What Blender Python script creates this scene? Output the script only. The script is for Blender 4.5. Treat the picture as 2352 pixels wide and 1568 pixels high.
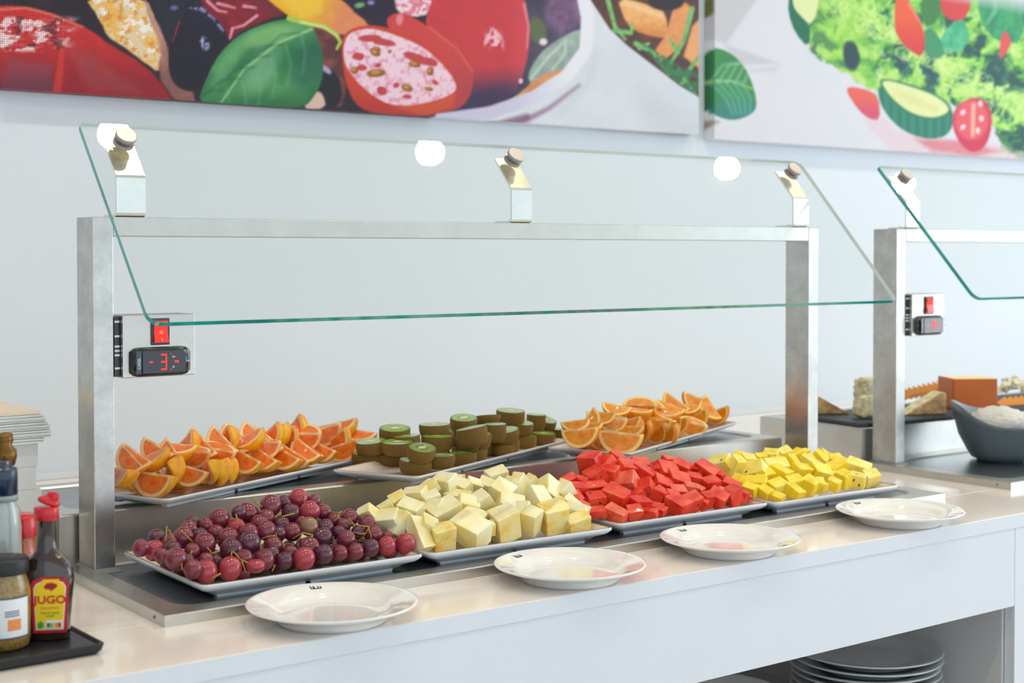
import bpy, bmesh, math, random
import numpy as np
from mathutils import Vector, Matrix
random.seed(7); RNG = np.random.default_rng(7)
for o in list(bpy.data.objects): bpy.data.objects.remove(o)
S = bpy.context.scene
COL = S.collection
ZC = 0.9                       # counter top height; builders measure z from the counter top
# ------------------------------------------------------------------ camera
FPX, YAW, PITCH, ROLL, SHY = 3365.483, -0.64164, -0.02349, -0.00082, -121.412
CAM = np.array([-0.70853, -1.64216, 0.44541])
fh = np.array([-math.sin(YAW), math.cos(YAW), 0.]); rh = np.array([math.cos(YAW), math.sin(YAW), 0.]); uz = np.array([0, 0, 1.])
FW = fh*math.cos(PITCH)+uz*math.sin(PITCH); UU = -fh*math.sin(PITCH)+uz*math.cos(PITCH)
RT = rh*math.cos(ROLL)+UU*math.sin(ROLL); UP = -rh*math.sin(ROLL)+UU*math.cos(ROLL)
cd = bpy.data.cameras.new('camera'); cam = bpy.data.objects.new('camera', cd); COL.objects.link(cam)
M = Matrix(((RT[0], UP[0], -FW[0], CAM[0]), (RT[1], UP[1], -FW[1], CAM[1]), (RT[2], UP[2], -FW[2], CAM[2]+ZC), (0, 0, 0, 1)))
cam.matrix_world = M
cd.sensor_width = 36; cd.lens = FPX*36/2352; cd.shift_y = SHY/2352
cd.dof.use_dof = True; cd.dof.focus_distance = 2.15; cd.dof.aperture_fstop = 5.2
cd.clip_start = .05
S.camera = cam
S.view_settings.view_transform = 'Standard'; S.view_settings.look = 'None'
S.view_settings.gamma = 1; S.view_settings.use_curve_mapping = False
S.view_settings.exposure = 0.14
# ------------------------------------------------------------------ light
W = bpy.data.worlds.new('daylight'); S.world = W; W.use_nodes = True
bg = W.node_tree.nodes['Background']; bg.inputs[0].default_value = (1.02, 1.14, 1.24, 1); bg.inputs[1].default_value = 1.0
def area(name, loc, target, sx, sy, power, color):
    l = bpy.data.lights.new(name, 'AREA'); l.shape = 'RECTANGLE'; l.size = sx; l.size_y = sy; l.energy = power; l.color = color
    o = bpy.data.objects.new(name, l); COL.objects.link(o); o.location = loc
    o.rotation_euler = (Vector(target)-Vector(loc)).to_track_quat('-Z', 'Y').to_euler(); return o
area('window_daylight', (6.2, -2.2, 1.9), (1.5, 0.6, 1.1), 3.0, 2.2, 55, (0.80, 0.92, 1.0))
LAMPS = [(-1.25, .285), (-.27, .285), (.69, .285), (1.633, .28), (2.83, .275), (3.76, .25),
         (-.9, -1.0), (.4, -1.0), (1.7, -1.0), (3.0, -1.0)]
LAMP_Z = 2.2
for i, (lx, ly) in enumerate(LAMPS):
    l = bpy.data.lights.new('downlight_beam', 'SPOT'); l.energy = 6 if i < 2 else 12.5 if i < 6 else 12; l.color = (1.0, .84, .60)
    l.spot_size = 2.3; l.spot_blend = .7; l.shadow_soft_size = .035
    o = bpy.data.objects.new('downlight_beam', l); COL.objects.link(o); o.location = (lx, ly, ZC+LAMP_Z-.03)

# ------------------------------------------------------------------ helpers
def ray(u, v): return FW+RT*(u-1176)/FPX-UP*(v-784-SHY)/FPX
def onz(u, v, z): d = ray(u, v); return CAM+d*(z-CAM[2])/d[2]
def ony(u, v, y): d = ray(u, v); return CAM+d*(y-CAM[1])/d[1]
def pxm(P): return FPX/float((np.array(P)-CAM)@FW)
def l2(c):  # 0-255 srgb -> linear
    return tuple(((x/255)/12.92 if x/255 <= .04045 else ((x/255+.055)/1.055)**2.4) for x in c)
def mesh_obj(name, me, parent=None, mats=(), loc=None, smooth=False):
    o = bpy.data.objects.new(name, me); COL.objects.link(o)
    for m in mats: me.materials.append(m)
    if smooth:
        for p in me.polygons: p.use_smooth = True
    if parent is not None: o.parent = parent
    if loc is not None: o.location = loc
    return o
def empty(name, loc, parent=None):
    o = bpy.data.objects.new(name, None); COL.objects.link(o); o.location = loc; o.empty_display_size = .02
    if parent: o.parent = parent
    return o
def tag(o, label, cat, group=None):
    o['label'] = label; o['category'] = cat
    if group: o['group'] = group
    return o
def struct(o): o['kind'] = 'structure'; return o
def bm_mesh(bm, name='m'):
    me = bpy.data.meshes.new(name); bm.to_mesh(me); bm.free(); return me
def box_bm(x0, x1, y0, y1, z0, z1, bev=0, seg=2, bm=None):
    own = bm is None
    if own: bm = bmesh.new()
    vs = [bm.verts.new(p) for p in ((x0,y0,z0),(x1,y0,z0),(x1,y1,z0),(x0,y1,z0),(x0,y0,z1),(x1,y0,z1),(x1,y1,z1),(x0,y1,z1))]
    fs = [bm.faces.new([vs[i] for i in f]) for f in ((0,3,2,1),(4,5,6,7),(0,1,5,4),(1,2,6,5),(2,3,7,6),(3,0,4,7))]
    if bev:
        es = list({e for f in fs for e in f.edges})
        bmesh.ops.bevel(bm, geom=es, offset=bev, segments=seg, affect='EDGES', profile=.5)
    return bm
def box(name, b, mat, parent=None, bev=0, seg=2, zc=True):
    x0, x1, y0, y1, z0, z1 = b; k = ZC if zc else 0
    cx, cy, cz = (x0+x1)/2, (y0+y1)/2, (z0+z1)/2
    me = bm_mesh(box_bm(x0-cx, x1-cx, y0-cy, y1-cy, z0-cz, z1-cz, bev, seg))
    o = mesh_obj(name, me, parent, [mat]); o.location = (cx, cy, cz+k)
    if parent is not None:
        pl = parent.location if parent.parent is None else parent.location+parent.parent.location
        o.location -= Vector(pl)
    if bev:
        for p in me.polygons: p.use_smooth = False
    return o
def lathe_mesh(prof, n=48, close=False):
    vs, fs = [], []
    for i in range(n):
        a = 2*math.pi*i/n
        for r, z in prof: vs.append((r*math.cos(a), r*math.sin(a), z))
    k = len(prof)
    for i in range(n):
        for j in range(k-1):
            a, b = i*k+j, ((i+1) % n)*k+j
            fs.append((a, b, b+1, a+1))
    me = bpy.data.meshes.new('lathe'); me.from_pydata(vs, [], fs); 
    bm = bmesh.new(); bm.from_mesh(me); bmesh.ops.remove_doubles(bm, verts=bm.verts, dist=1e-6); bmesh.ops.recalc_face_normals(bm, faces=bm.faces)
    bm.to_mesh(me); bm.free(); return me
def lathe(name, prof, mat, parent=None, loc=(0,0,0), n=48):
    return mesh_obj(name, lathe_mesh(prof, n), parent, [mat], loc, smooth=True)
def prism_mesh(pts, h0, h1, bev=0):
    bm = bmesh.new()
    b = [bm.verts.new((x, y, h0)) for x, y in pts]; t = [bm.verts.new((x, y, h1)) for x, y in pts]
    n = len(pts); bm.faces.new(b[::-1]); bm.faces.new(t)
    for i in range(n): bm.faces.new((b[i], b[(i+1) % n], t[(i+1) % n], t[i]))
    bmesh.ops.recalc_face_normals(bm, faces=bm.faces)
    if bev: bmesh.ops.bevel(bm, geom=list(bm.edges), offset=bev, segments=1, affect='EDGES')
    return bm_mesh(bm)
def tube_mesh(path, rad, n=6):
    vs, fs = [], []; path = [Vector(p) for p in path]
    for i, p in enumerate(path):
        d = (path[min(i+1, len(path)-1)]-path[max(i-1, 0)]).normalized()
        q = d.to_track_quat('Z', 'Y'); r = rad[i] if isinstance(rad, (list, tuple)) else rad
        for k in range(n):
            a = 2*math.pi*k/n; vs.append(p+q@Vector((r*math.cos(a), r*math.sin(a), 0)))
    for i in range(len(path)-1):
        for k in range(n):
            fs.append((i*n+k, i*n+(k+1) % n, (i+1)*n+(k+1) % n, (i+1)*n+k))
    fs.append(tuple(range(n))[::-1]); fs.append(tuple((len(path)-1)*n+k for k in range(n)))
    me = bpy.data.meshes.new('tube'); me.from_pydata([tuple(v) for v in vs], [], fs)
    for p in me.polygons: p.use_smooth = True
    return me
def text_mesh(s, size, ext=.0003, bold=0.0, align='CENTER'):
    c = bpy.data.curves.new('t', 'FONT'); c.body = s; c.size = size; c.extrude = ext; c.offset = bold
    c.align_x = align; c.align_y = 'CENTER'; c.resolution_u = 3
    o = bpy.data.objects.new('t', c); COL.objects.link(o)
    dg = bpy.context.evaluated_depsgraph_get(); dg.update()
    me = bpy.data.meshes.new_from_object(o.evaluated_get(dg)); bpy.data.objects.remove(o); bpy.data.curves.remove(c)
    me.materials.clear(); return me

# ------------------------------------------------------------------ materials
def nt(name):
    m = bpy.data.materials.new(name); m.use_nodes = True; t = m.node_tree
    return m, t, t.nodes['Principled BSDF']
def link(t, a, b): t.links.new(a, b)
def coords(t, kind='Object', scale=(1,1,1)):
    tc = t.nodes.new('ShaderNodeTexCoord'); mp = t.nodes.new('ShaderNodeMapping'); mp.inputs['Scale'].default_value = scale
    link(t, tc.outputs[kind], mp.inputs[0]); return mp.outputs[0]
def noise(t, co, scale, detail=4, rough=.55):
    n = t.nodes.new('ShaderNodeTexNoise'); n.inputs['Scale'].default_value = scale; n.inputs['Detail'].default_value = detail
    n.inputs['Roughness'].default_value = rough; link(t, co, n.inputs['Vector']); return n.outputs[0]
def ramp(t, fac, stops, interp='LINEAR'):
    r = t.nodes.new('ShaderNodeValToRGB'); r.color_ramp.interpolation = interp
    e = r.color_ramp.elements
    e[0].position, e[0].color = stops[0][0], (*stops[0][1][:3], 1)
    e[1].position, e[1].color = stops[-1][0], (*stops[-1][1][:3], 1)
    for p, c in stops[1:-1]:
        x = e.new(p); x.color = (*c[:3], 1)
    link(t, fac, r.inputs[0]); return r.outputs[0]
def bump(t, b, h, strength=.2, dist=.001):
    n = t.nodes.new('ShaderNodeBump'); n.inputs['Strength'].default_value = strength; n.inputs['Distance'].default_value = dist
    link(t, h, n.inputs['Height']); link(t, n.outputs[0], b.inputs['Normal'])
def plain(name, c, rough=.5, metal=0, coat=0, var=0, vs=40, spec=.5, bmp=0, bs=300, sss=0, sssr=.01):
    m, t, b = nt(name); c = l2(c)
    b.inputs['Base Color'].default_value = (*c, 1); b.inputs['Roughness'].default_value = rough; b.inputs['Metallic'].default_value = metal
    b.inputs['Coat Weight'].default_value = coat; b.inputs['Specular IOR Level'].default_value = spec; b.inputs['Coat Roughness'].default_value = .06
    if sss:
        b.inputs['Subsurface Weight'].default_value = sss; b.inputs['Subsurface Scale'].default_value = sssr
        b.inputs['Subsurface Radius'].default_value = (1, .5, .3)
    co = coords(t)
    if var:
        k = noise(t, co, vs)
        link(t, ramp(t, k, [(.3, [x*(1-var) for x in c]), (.7, [min(1, x*(1+var*.6)) for x in c])]), b.inputs['Base Color'])
    if bmp: bump(t, b, noise(t, co, bs, 3), bmp)
    return m
WALL = plain('wall_paint', (219, 228, 237), .6, var=.015, vs=3)
CEIL = plain('ceiling_paint', (238, 234, 228), .7, var=.01)
FLOOR = plain('floor_tile', (216, 211, 205), .35, var=.05, vs=4)
LAMI = plain('gloss_laminate', (243, 235, 227), .16, var=.012, vs=5, coat=.3)  # warm reflection from overhead put into the worktop's colour
LAMF = plain('front_laminate', (226, 232, 239), .32, var=.015, vs=4)
GREYP = plain('cabinet_inside', (212, 212, 213), .5, var=.04, vs=9)
def steel(name, c, rough, axis='x', blot=.12, dirt=0):
    m, t, b = nt(name); c = l2(c)
    sc = {'x': (8, 420, 420), 'z': (420, 420, 8)}[axis]
    g = noise(t, coords(t, 'Object', sc), 6, 3)
    k = noise(t, coords(t), 26, 6, .7)
    b.inputs['Metallic'].default_value = 1
    col = ramp(t, k, [(.3, [x*(1-blot) for x in c]), (.55, c), (.75, [min(1, x*(1+blot)) for x in c])])
    link(t, col, b.inputs['Base Color'])
    mr = t.nodes.new('ShaderNodeMapRange'); mr.inputs['To Min'].default_value = rough*.92; mr.inputs['To Max'].default_value = rough*1.12
    link(t, g, mr.inputs[0]); link(t, mr.outputs[0], b.inputs['Roughness'])
    bump(t, b, g, .03, .0003); return m
STEEL = steel('brushed_steel', (206, 204, 199), .34, 'x', .07)
STEELV = steel('brushed_steel_post', (200, 198, 193), .30, 'z', .2)
STEELD = steel('well_steel', (150, 156, 162), .30, 'x', .1)
STEELB = steel('bracket_steel', (232, 231, 227), .2, 'z', .05)
KNOB = plain('satin_knob', (172, 168, 166), .42, metal=1)
# warmer cream steel for the brackets' tilted upper plates
STEELC = steel('cream_steel', (244, 236, 214), .26, 'z', .15)
SILI = plain('silicone_seal', (118, 124, 128), .5)
BLACKP = plain('black_plastic', (16, 20, 26), .25, coat=.5)
DARKN = plain('dark_tray', (30, 34, 40), .34, var=.1, vs=60)
SLATE = plain('slate_board', (50, 54, 60), .55, var=.2, vs=80, bmp=.2)
def emis(name, c, s):
    m, t, b = nt(name); b.inputs['Base Color'].default_value = (*l2(c), 1); b.inputs['Emission Color'].default_value = (*l2(c), 1)
    b.inputs['Emission Strength'].default_value = s; return m
LAMPE = emis('lamp_led', (255, 244, 226), 130)
REDLED = emis('red_led', (255, 40, 30), 1.6)
CHINA = plain('white_china', (245, 245, 243), .07, var=.01, coat=.6, spec=.6)
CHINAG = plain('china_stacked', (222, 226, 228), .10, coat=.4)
# ---- glass pane: clear faces, cut edges whose colour carries the light inside the glass
def glass_face():
    m = bpy.data.materials.new('clear_glass'); m.use_nodes = True; t = m.node_tree; t.nodes.clear()
    out = t.nodes.new('ShaderNodeOutputMaterial'); tr = t.nodes.new('ShaderNodeBsdfTransparent'); tr.inputs[0].default_value = (.975, .99, .985, 1)
    gl = t.nodes.new('ShaderNodeBsdfGlossy'); gl.inputs['Roughness'].default_value = .012
    fr = t.nodes.new('ShaderNodeFresnel'); fr.inputs[0].default_value = 1.45; mx = t.nodes.new('ShaderNodeMixShader')
    mt = t.nodes.new('ShaderNodeMath'); mt.operation = 'MULTIPLY'; mt.inputs[1].default_value = 1.5
    gm = t.nodes.new('ShaderNodeNewGeometry'); iv = t.nodes.new('ShaderNodeMath'); iv.operation = 'SUBTRACT'; iv.inputs[0].default_value = 1; link(t, gm.outputs['Backfacing'], iv.inputs[1])
    mt2 = t.nodes.new('ShaderNodeMath'); mt2.operation = 'MULTIPLY'; link(t, iv.outputs[0], mt2.inputs[1]); link(t, fr.outputs[0], mt.inputs[0]); link(t, mt.outputs[0], mt2.inputs[0]); link(t, mt2.outputs[0], mx.inputs[0]); link(t, tr.outputs[0], mx.inputs[1]); link(t, gl.outputs[0], mx.inputs[2]); link(t, mx.outputs[0], out.inputs[0])
    return m
GLASS = glass_face()
GEDGE = plain('glass_edge_green', (0, 166, 158), .08, coat=.5, var=.3, vs=9, spec=.8)
GTOP = plain('glass_edge_pale', (214, 234, 234), .08, coat=.4, spec=.8)

# ------------------------------------------------------------------ room
struct(box('floor', (-4, 7, -5, 1.4, -1.0, -ZC), FLOOR))
struct(box('wall_back', (-4, 7, 1.228, 1.4, -ZC, LAMP_Z), WALL))
struct(box('wall_left', (-4.15, -4, -5, 1.4, -ZC, LAMP_Z), WALL))
struct(box('ceiling', (-4, 7, -5, 1.4, LAMP_Z, LAMP_Z+.12), CEIL))
struct(box('trim_1', (-4, 7, 1.219, 1.2279, .0005, .011), LAMF))
for i, (lx, ly) in enumerate(LAMPS):
    r = empty('ceiling_downlight', (lx, ly, ZC+LAMP_Z))
    tag(r, 'small round recessed ceiling downlight with a metal ring above the buffet', 'lamp', 'recessed ceiling downlights')
    lathe('ring', [(.036, -.001), (.037, -.006), (.046, -.006), (.05, -.0005)], STEELB, r, n=32)
    lathe('diffuser', [(0.0, -.004), (.0365, -.004), (.0365, -.0005)], LAMPE, r, n=24)

# ------------------------------------------------------------------ counter
FY = -.1571
cnt = empty('buffet_counter', (1.0, .5, 0))
tag(cnt, 'long white gloss laminate buffet counter with deep front apron and open shelf below', 'counter')
box('worktop_board', (-1.6, 4.6, FY, .0265, -.0232, 0), LAMI, cnt, bev=.0012)
box('worktop_board', (-1.6, 4.6, .0272, 1.2275, -.0232, 0), LAMI, cnt, bev=.0008)
box('edge_band', (-1.6, 4.6, FY-.0009, FY-.0001, -.0232, -.0008), LAMF, cnt)  # added strip; keeps the front edge free of the top's painted-in warm light
box('apron', (-1.6, 1.4762, FY+.0012, FY+.021, -.158, -.0238), LAMF, cnt, bev=.0006)
box('front_panel', (1.4774, 4.6, FY+.0012, FY+.021, -ZC+.003, -.0238), LAMF, cnt, bev=.0006)
box('divider_panel', (1.471, 1.489, FY+.0225, 1.2, -ZC+.003, -.0238), GREYP, cnt)
box('divider_panel', (-1.6, -1.58, FY+.0225, 1.2, -ZC+.003, -.0238), GREYP, cnt)
box('back_panel', (-1.57, 1.47, .62, .64, -ZC+.003, -.0238), GREYP, cnt)
SHELF = -.405
box('shelf', (-1.57, 1.470, FY+.03, .619, SHELF-.02, SHELF), GREYP, cnt)

# ------------------------------------------------------------------ steel serving units
def ring_loft(loops):   # loops of equal-length point lists
    vs, fs = [], []; n = len(loops[0])
    for L in loops: vs += L
    for j in range(len(loops)-1):
        for i in range(n): fs.append((j*n+i, j*n+(i+1) % n, (j+1)*n+(i+1) % n, (j+1)*n+i))
    return vs, fs
def rrect(x0, x1, y0, y1, r, z, k=6):
    P = []
    for cx, cy, a0 in ((x1-r, y1-r, 0), (x0+r, y1-r, 90), (x0+r, y0+r, 180), (x1-r, y0+r, 270)):
        for i in range(k+1):
            a = math.radians(a0+90*i/k); P.append((cx+r*math.cos(a), cy+r*math.sin(a), z))
    return P
def well_plate(name, x0, x1, y0, y1, z0, z1, m, depth, mat, matw, parent, edge=.0015):
    L = [rrect(x0, x1, y0, y1, .0006, z0), rrect(x0, x1, y0, y1, .0006, z1-edge), rrect(x0+edge*.4, x1-edge*.4, y0+edge*.4, y1-edge*.4, .0006, z1-edge*.3), rrect(x0+edge, x1-edge, y0+edge, y1-edge, .001, z1),
         rrect(x0+m, x1-m, y0+m, y1-m, .03, z1), rrect(x0+m+.003, x1-m-.003, y0+m+.003, y1-m-.003, .028, z1-depth)]
    vs, fs = ring_loft(L); n = len(L[0])
    fs.append(tuple(range(n))[::-1]); b = len(vs)-n; fs.append(tuple(range(b, b+n)))
    me = bpy.data.meshes.new(name); me.from_pydata([(a, b_, c) for a, b_, c in vs], [], fs)
    me.materials.append(mat); me.materials.append(matw); me.polygons[-1].material_index = 1
    o = bpy.data.objects.new(name, me); COL.objects.link(o); o.parent = parent; return o
def serving_unit(x, label_frame):
    u = empty('chilled_serving_unit', (x, 0, ZC)); tag(u, label_frame, 'serving unit')
    well_plate('base_plate', 0, 1.4944, 0, .3599, 0, .0138, .034, .0028, STEEL, STEELD, u)
    well_plate('rear_step', .0017, 1.4549, .36, .646, 0, .0831, .03, .0028, STEEL, STEELD, u, edge=.003)
    for sx in (.0135, ):
        b = mesh_obj('edge_screw', lathe_mesh([(0, .0012), (.0018, .001), (.0022, 0)], 10), u, [SILI]); b.rotation_euler = (0, -math.pi/2, 0); b.location = (-.0002, .03, .007)
    def b2(name, b, mat, bev=.0012, par=u):
        x0, x1, y0, y1, z0, z1 = b
        me = bm_mesh(box_bm(x0, x1, y0, y1, z0, z1, bev)); return mesh_obj(name, me, par, [mat])
    H = .4968; px, px2, pw, py, pd = .02496, 1.4521, .02915, .28936, .05975
    for X in (px, px2):
        b2('post', (X, X+pw, py, py+pd, .0115, H-.0003), STEELV)
        pts = [(-.008, -.009), (pw+.008, -.009), (pw+.008, pd+.007), (-.008, pd+.007)]
        loops = [[(X+a, py+b, .0111) for a, b in pts], [(X+a*.35+(pw/2*.65 if 0 else 0), 0, 0) for a, b in pts]]
        vs = [(X-.008, py-.009, .0112), (X+pw+.008, py-.009, .0112), (X+pw+.008, py+pd+.007, .0112), (X-.008, py+pd+.007, .0112),
              (X-.0003, py-.0003, .0165), (X+pw+.0003, py-.0003, .0165), (X+pw+.0003, py+pd+.0003, .0165), (X-.0003, py+pd+.0003, .0165)]
        me = bpy.data.meshes.new('seal'); me.from_pydata(vs, [], [(0,1,5,4),(1,2,6,5),(2,3,7,6),(3,0,4,7)])
        mesh_obj('post_seal', me, u, [SILI])
    b2('top_rail', (px+pw+.0002, px2-.0002, py, py+pd, H-.0266, H), STEEL)
    # brackets
    th = math.atan2(.26818, .24028); dy, dz = math.cos(th), math.sin(th)
    for bx in (.0605, .7365, 1.413):
        w = .042; t = .0035; y0 = .2925
        prof = [(y0+.047, H+.0002), (y0+.006, H+.0002), (y0+.0018, H+.002), (y0, H+.006), (y0, .551), (y0+.0012, .555), (y0+.0012+dy*.068, .555+dz*.068)]
        inner = [(y0+.047, H+.0002+t), (y0+.008, H+.0002+t), (y0+t+.001, H+.0055), (y0+t, H+.008), (y0+t, .5505), (y0+t+.0012, .5535), (y0+.0012+t*dz+dy*.068, .555-t*dy+dz*.068)]
        k = len(prof); vs = [(bx, *p) for p in prof]+[(bx, *p) for p in inner]+[(bx+w, *p) for p in prof]+[(bx+w, *p) for p in inner]; fs = []; mi = []
        for i in range(k-1):
            fs += [(i, i+1, 2*k+i+1, 2*k+i), (k+i+1, k+i, 3*k+i, 3*k+i+1), (i+1, i, k+i, k+i+1), (2*k+i, 2*k+i+1, 3*k+i+1, 3*k+i)]
            mi += [1 if i == k-2 else 0]*4
        fs += [(0, 2*k, 3*k, k), (k-1, 2*k-1, 4*k-1, 3*k-1)]; mi += [0, 1]
        me = bpy.data.meshes.new('bracket'); me.from_pydata(vs, [], fs); me.materials.append(STEELB); me.materials.append(STEELC)
        bm = bmesh.new(); bm.from_mesh(me); bmesh.ops.recalc_face_normals(bm, faces=bm.faces); bm.to_mesh(me); bm.free()
        for p, q in zip(me.polygons, mi): p.material_index = q
        br = mesh_obj('glass_bracket', me, u)
        sc = mesh_obj('screw', lathe_mesh([(0, .0022), (.002, .002), (.0034, 0)], 12), br, [STEELB]); sc.location = (bx+.021, y0+.032, H+.0037)
        # stand-off knob through the glass
        c = Vector((bx+w/2, .0, 0)); gy, gz = .322, .5985
        n = Vector((0, -dz, dy))
        kb = mesh_obj('clamp_knob', lathe_mesh([(0, .0200), (.0138, .0200), (.0150, .0190), (.0150, .0150), (.0115, .0138), (.0108, .009), (.0148, .0085), (.0148, .0022), (0, .0022)], 32), br, [KNOB], smooth=False)
        kb.rotation_euler = n.to_track_quat('Z', 'Y').to_euler(); kb.location = (bx+w/2, gy-.0005, gz)
        for p in kb.data.polygons: p.use_smooth = False
    # glass
    T = .0075; a, b = .02549, 1.48096; TOP = Vector((0, .34407, .62299)); BOT = Vector((0, .10379, .35481)); dvec = (BOT-TOP); Lg = dvec.length; dvec.normalize(); nn = Vector((0, -dz, dy))
    P = []
    for cx, cy, a0, r in ((b-.022, .022, -90, .022), (b-.012, Lg-.012, 0, .012), (a+.018, Lg-.018, 90, .018), (a+.008, .008, 180, .008)):
        for i in range(7):
            q = math.radians(a0+15*i); P.append((cx+r*math.cos(q), cy+r*math.sin(q)))
    def W3(p, h): v = TOP+dvec*p[1]+nn*h; return (p[0], v.y, v.z)
    n_ = len(P); vs = [W3(p, 0) for p in P]+[W3(p, T) for p in P]
    fs = [tuple(range(n_)), tuple(range(n_, 2*n_))[::-1]]; mi = [0, 0]
    for i in range(n_):
        j = (i+1) % n_; fs.append((i, n_+i, n_+j, j)); m_ = (P[i][1]+P[j][1])/2
        e = Vector(P[j])-Vector(P[i])
        topish = abs(e.y) < abs(e.x) and m_ < .1
        right = (P[i][0]+P[j][0])/2 > b-.01
        mi.append(2 if topish or right else 1)
    me = bpy.data.meshes.new('glass'); me.from_pydata(vs, [], fs); [me.materials.append(x) for x in (GLASS, GEDGE, GTOP)]
    bm = bmesh.new(); bm.from_mesh(me); bmesh.ops.recalc_face_normals(bm, faces=bm.faces); bm.to_mesh(me); bm.free()
    for p, q in zip(me.polygons, mi): p.material_index = q
    mesh_obj('sneeze_guard_glass', me, u)
    return u
U2X = 1.6919
u1 = serving_unit(0, 'brushed steel two-tier serving unit with glass guard, holding the cut fruit trays')
u2 = serving_unit(U2X, 'brushed steel serving unit with glass guard at the right edge, holding the cheeses')

# ---- thermostat boxes on the posts
SWRED = plain('switch_red', (224, 26, 20), .2, coat=.5)
SWRED.node_tree.nodes['Principled BSDF'].inputs['Emission Color'].default_value = (1, .05, .02, 1)
SWRED.node_tree.nodes['Principled BSDF'].inputs['Emission Strength'].default_value = .35
WHITE = plain('white_print', (235, 238, 240), .5)
SCREEN = plain('screen_black', (24, 34, 44), .08, coat=.7)
BLUEP = plain('bezel_blue', (36, 66, 92), .15, coat=.6)
def thermostat(x, digits, label):
    r = empty('temperature_controller', (x+.0567, .3005, ZC+.276)); tag(r, label, 'controller')
    # local: x right, y back, z up ; front face y=-.02
    w, h = .106, .086
    def lb(name, b, mat, bev=.0006, par=r):
        me = bm_mesh(box_bm(*b, bev)); return mesh_obj(name, me, par, [mat])
    lb('housing', (.006, w+.006, -.021, .034, 0, h), STEEL, .001)
    lb('mounting_flange', (-.0023, .0055, -.012, .03, .002, h-.002), BLACKP, .0004)
    for z in (.012, .03, .036, .042, .056, .076):
        lb('vent_slot', (-.002, .0050, -.0126, -.0118, z, z+.0028), WHITE, 0)
    sw = lb('switch_frame', (.0465, .0735, -.0235, -.0208, .044, .081), BLACKP, .0008)
    vs = [(.050, -.0236, .0475), (.070, -.0236, .0475), (.050, -.0285, .0475), (.070, -.0285, .0475), (.050, -.0245, .0635), (.070, -.0245, .0635), (.050, -.0265, .0775), (.070, -.0265, .0775), (.050, -.0236, .0775), (.070, -.0236, .0775)]
    me = bpy.data.meshes.new('rocker'); me.from_pydata(vs, [], [(0,1,3,2),(2,3,5,4),(4,5,7,6),(6,7,9,8),(0,2,4,6,8),(1,9,7,5,3)])
    mesh_obj('rocker', me, sw, [SWRED])
    t = mesh_obj('switch_mark', text_mesh('O', .0062), sw, [WHITE]); t.rotation_euler = (math.pi/2-.2, 0, 0); t.location = (.060, -.0256, .0613)
    t = mesh_obj('switch_mark', text_mesh('I', .0062), sw, [WHITE]); t.rotation_euler = (math.pi/2-.2, 0, 0); t.location = (.060, -.0286, .0515)
    # bulged bezel
    N = 14; vs = []; fs = []
    bx0, bx1, z0, z1 = .0145, .1045, .001, .0415
    for i in range(N+1):
        s = i/N; X = bx0+(bx1-bx0)*s; y = -.0215-.0105*(1-(2*s-1)**4)
        cut = .006*max(0, abs(2*s-1)-.82)/.18
        vs += [(X, -.0208, z0+cut), (X, y, z0+cut+.0015), (X, y-.0012, (z0+z1)/2), (X, y, z1-cut-.0015), (X, -.0208, z1-cut)]
    for i in range(N):
        for k in range(4): fs.append((i*5+k, (i+1)*5+k, (i+1)*5+k+1, i*5+k+1))
    fs += [(0, 1, 2, 3, 4), tuple(N*5+k for k in (4, 3, 2, 1, 0))]
    me = bpy.data.meshes.new('bezel'); me.from_pydata(vs, [], fs)
    bz = mesh_obj('display_bezel', me, r, [BLACKP], smooth=True)
    lb('side_strip', (.020, .0275, -.0340, -.0325, .0055, .037), BLUEP, .0004, bz)
    lb('screen', (.0290, .092, -.0345, -.0325, .0055, .037), SCREEN, .0005, bz)
    def seg(x0, x1, z0, z1): lb('led_segment', (x0, x1, -.0351, -.0343, z0, z1), REDLED, 0, bz)
    seg(.0385, .0435, .0205, .0225)
    gx = .0555; ww = .0085
    if digits == 3:
        seg(gx, gx+ww, .0300, .0322); seg(gx+ww-.002, gx+ww, .0222, .0302); seg(gx, gx+ww, .0202, .0223); seg(gx+ww-.002, gx+ww, .0120, .0200); seg(gx, gx+ww, .0100, .0121)
    else:
        seg(gx, gx+.002, .0222, .0322); seg(gx+ww-.002, gx+ww, .0222, .0322); seg(gx, gx+ww, .0202, .0223); seg(gx+ww-.002, gx+ww, .0100, .0200)
    for zz, xx in ((.031, .0695), (.0098, .0695)): seg(xx, xx+.0012, zz, zz+.0012)
    seg(.0755, .0815, .0195, .0225)
    for s, sz, X, Z in (('°C/°F', .0055, .0945, .0345), ('easy', .0042, .0965, .0215), ('o-', .0065, .0745, .0282), ('*', .009, .0735, .0118)):
        t = mesh_obj('printed_mark', text_mesh(s, sz), bz, [WHITE]); t.rotation_euler = (math.pi/2, 0, 0); t.location = (X, -.0348, Z)
    t = mesh_obj('printed_mark', text_mesh('CAREL', .0055), bz, [WHITE]); t.rotation_euler = (math.pi/2, -math.pi/2, 0); t.location = (.0238, -.0344, .020)
    return r
thermostat(0, 3, 'steel control box on the left post, red switch, display reading minus three')
thermostat(U2X, 4, 'steel control box on the cheese unit post, red switch, display reading minus four')
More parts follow.
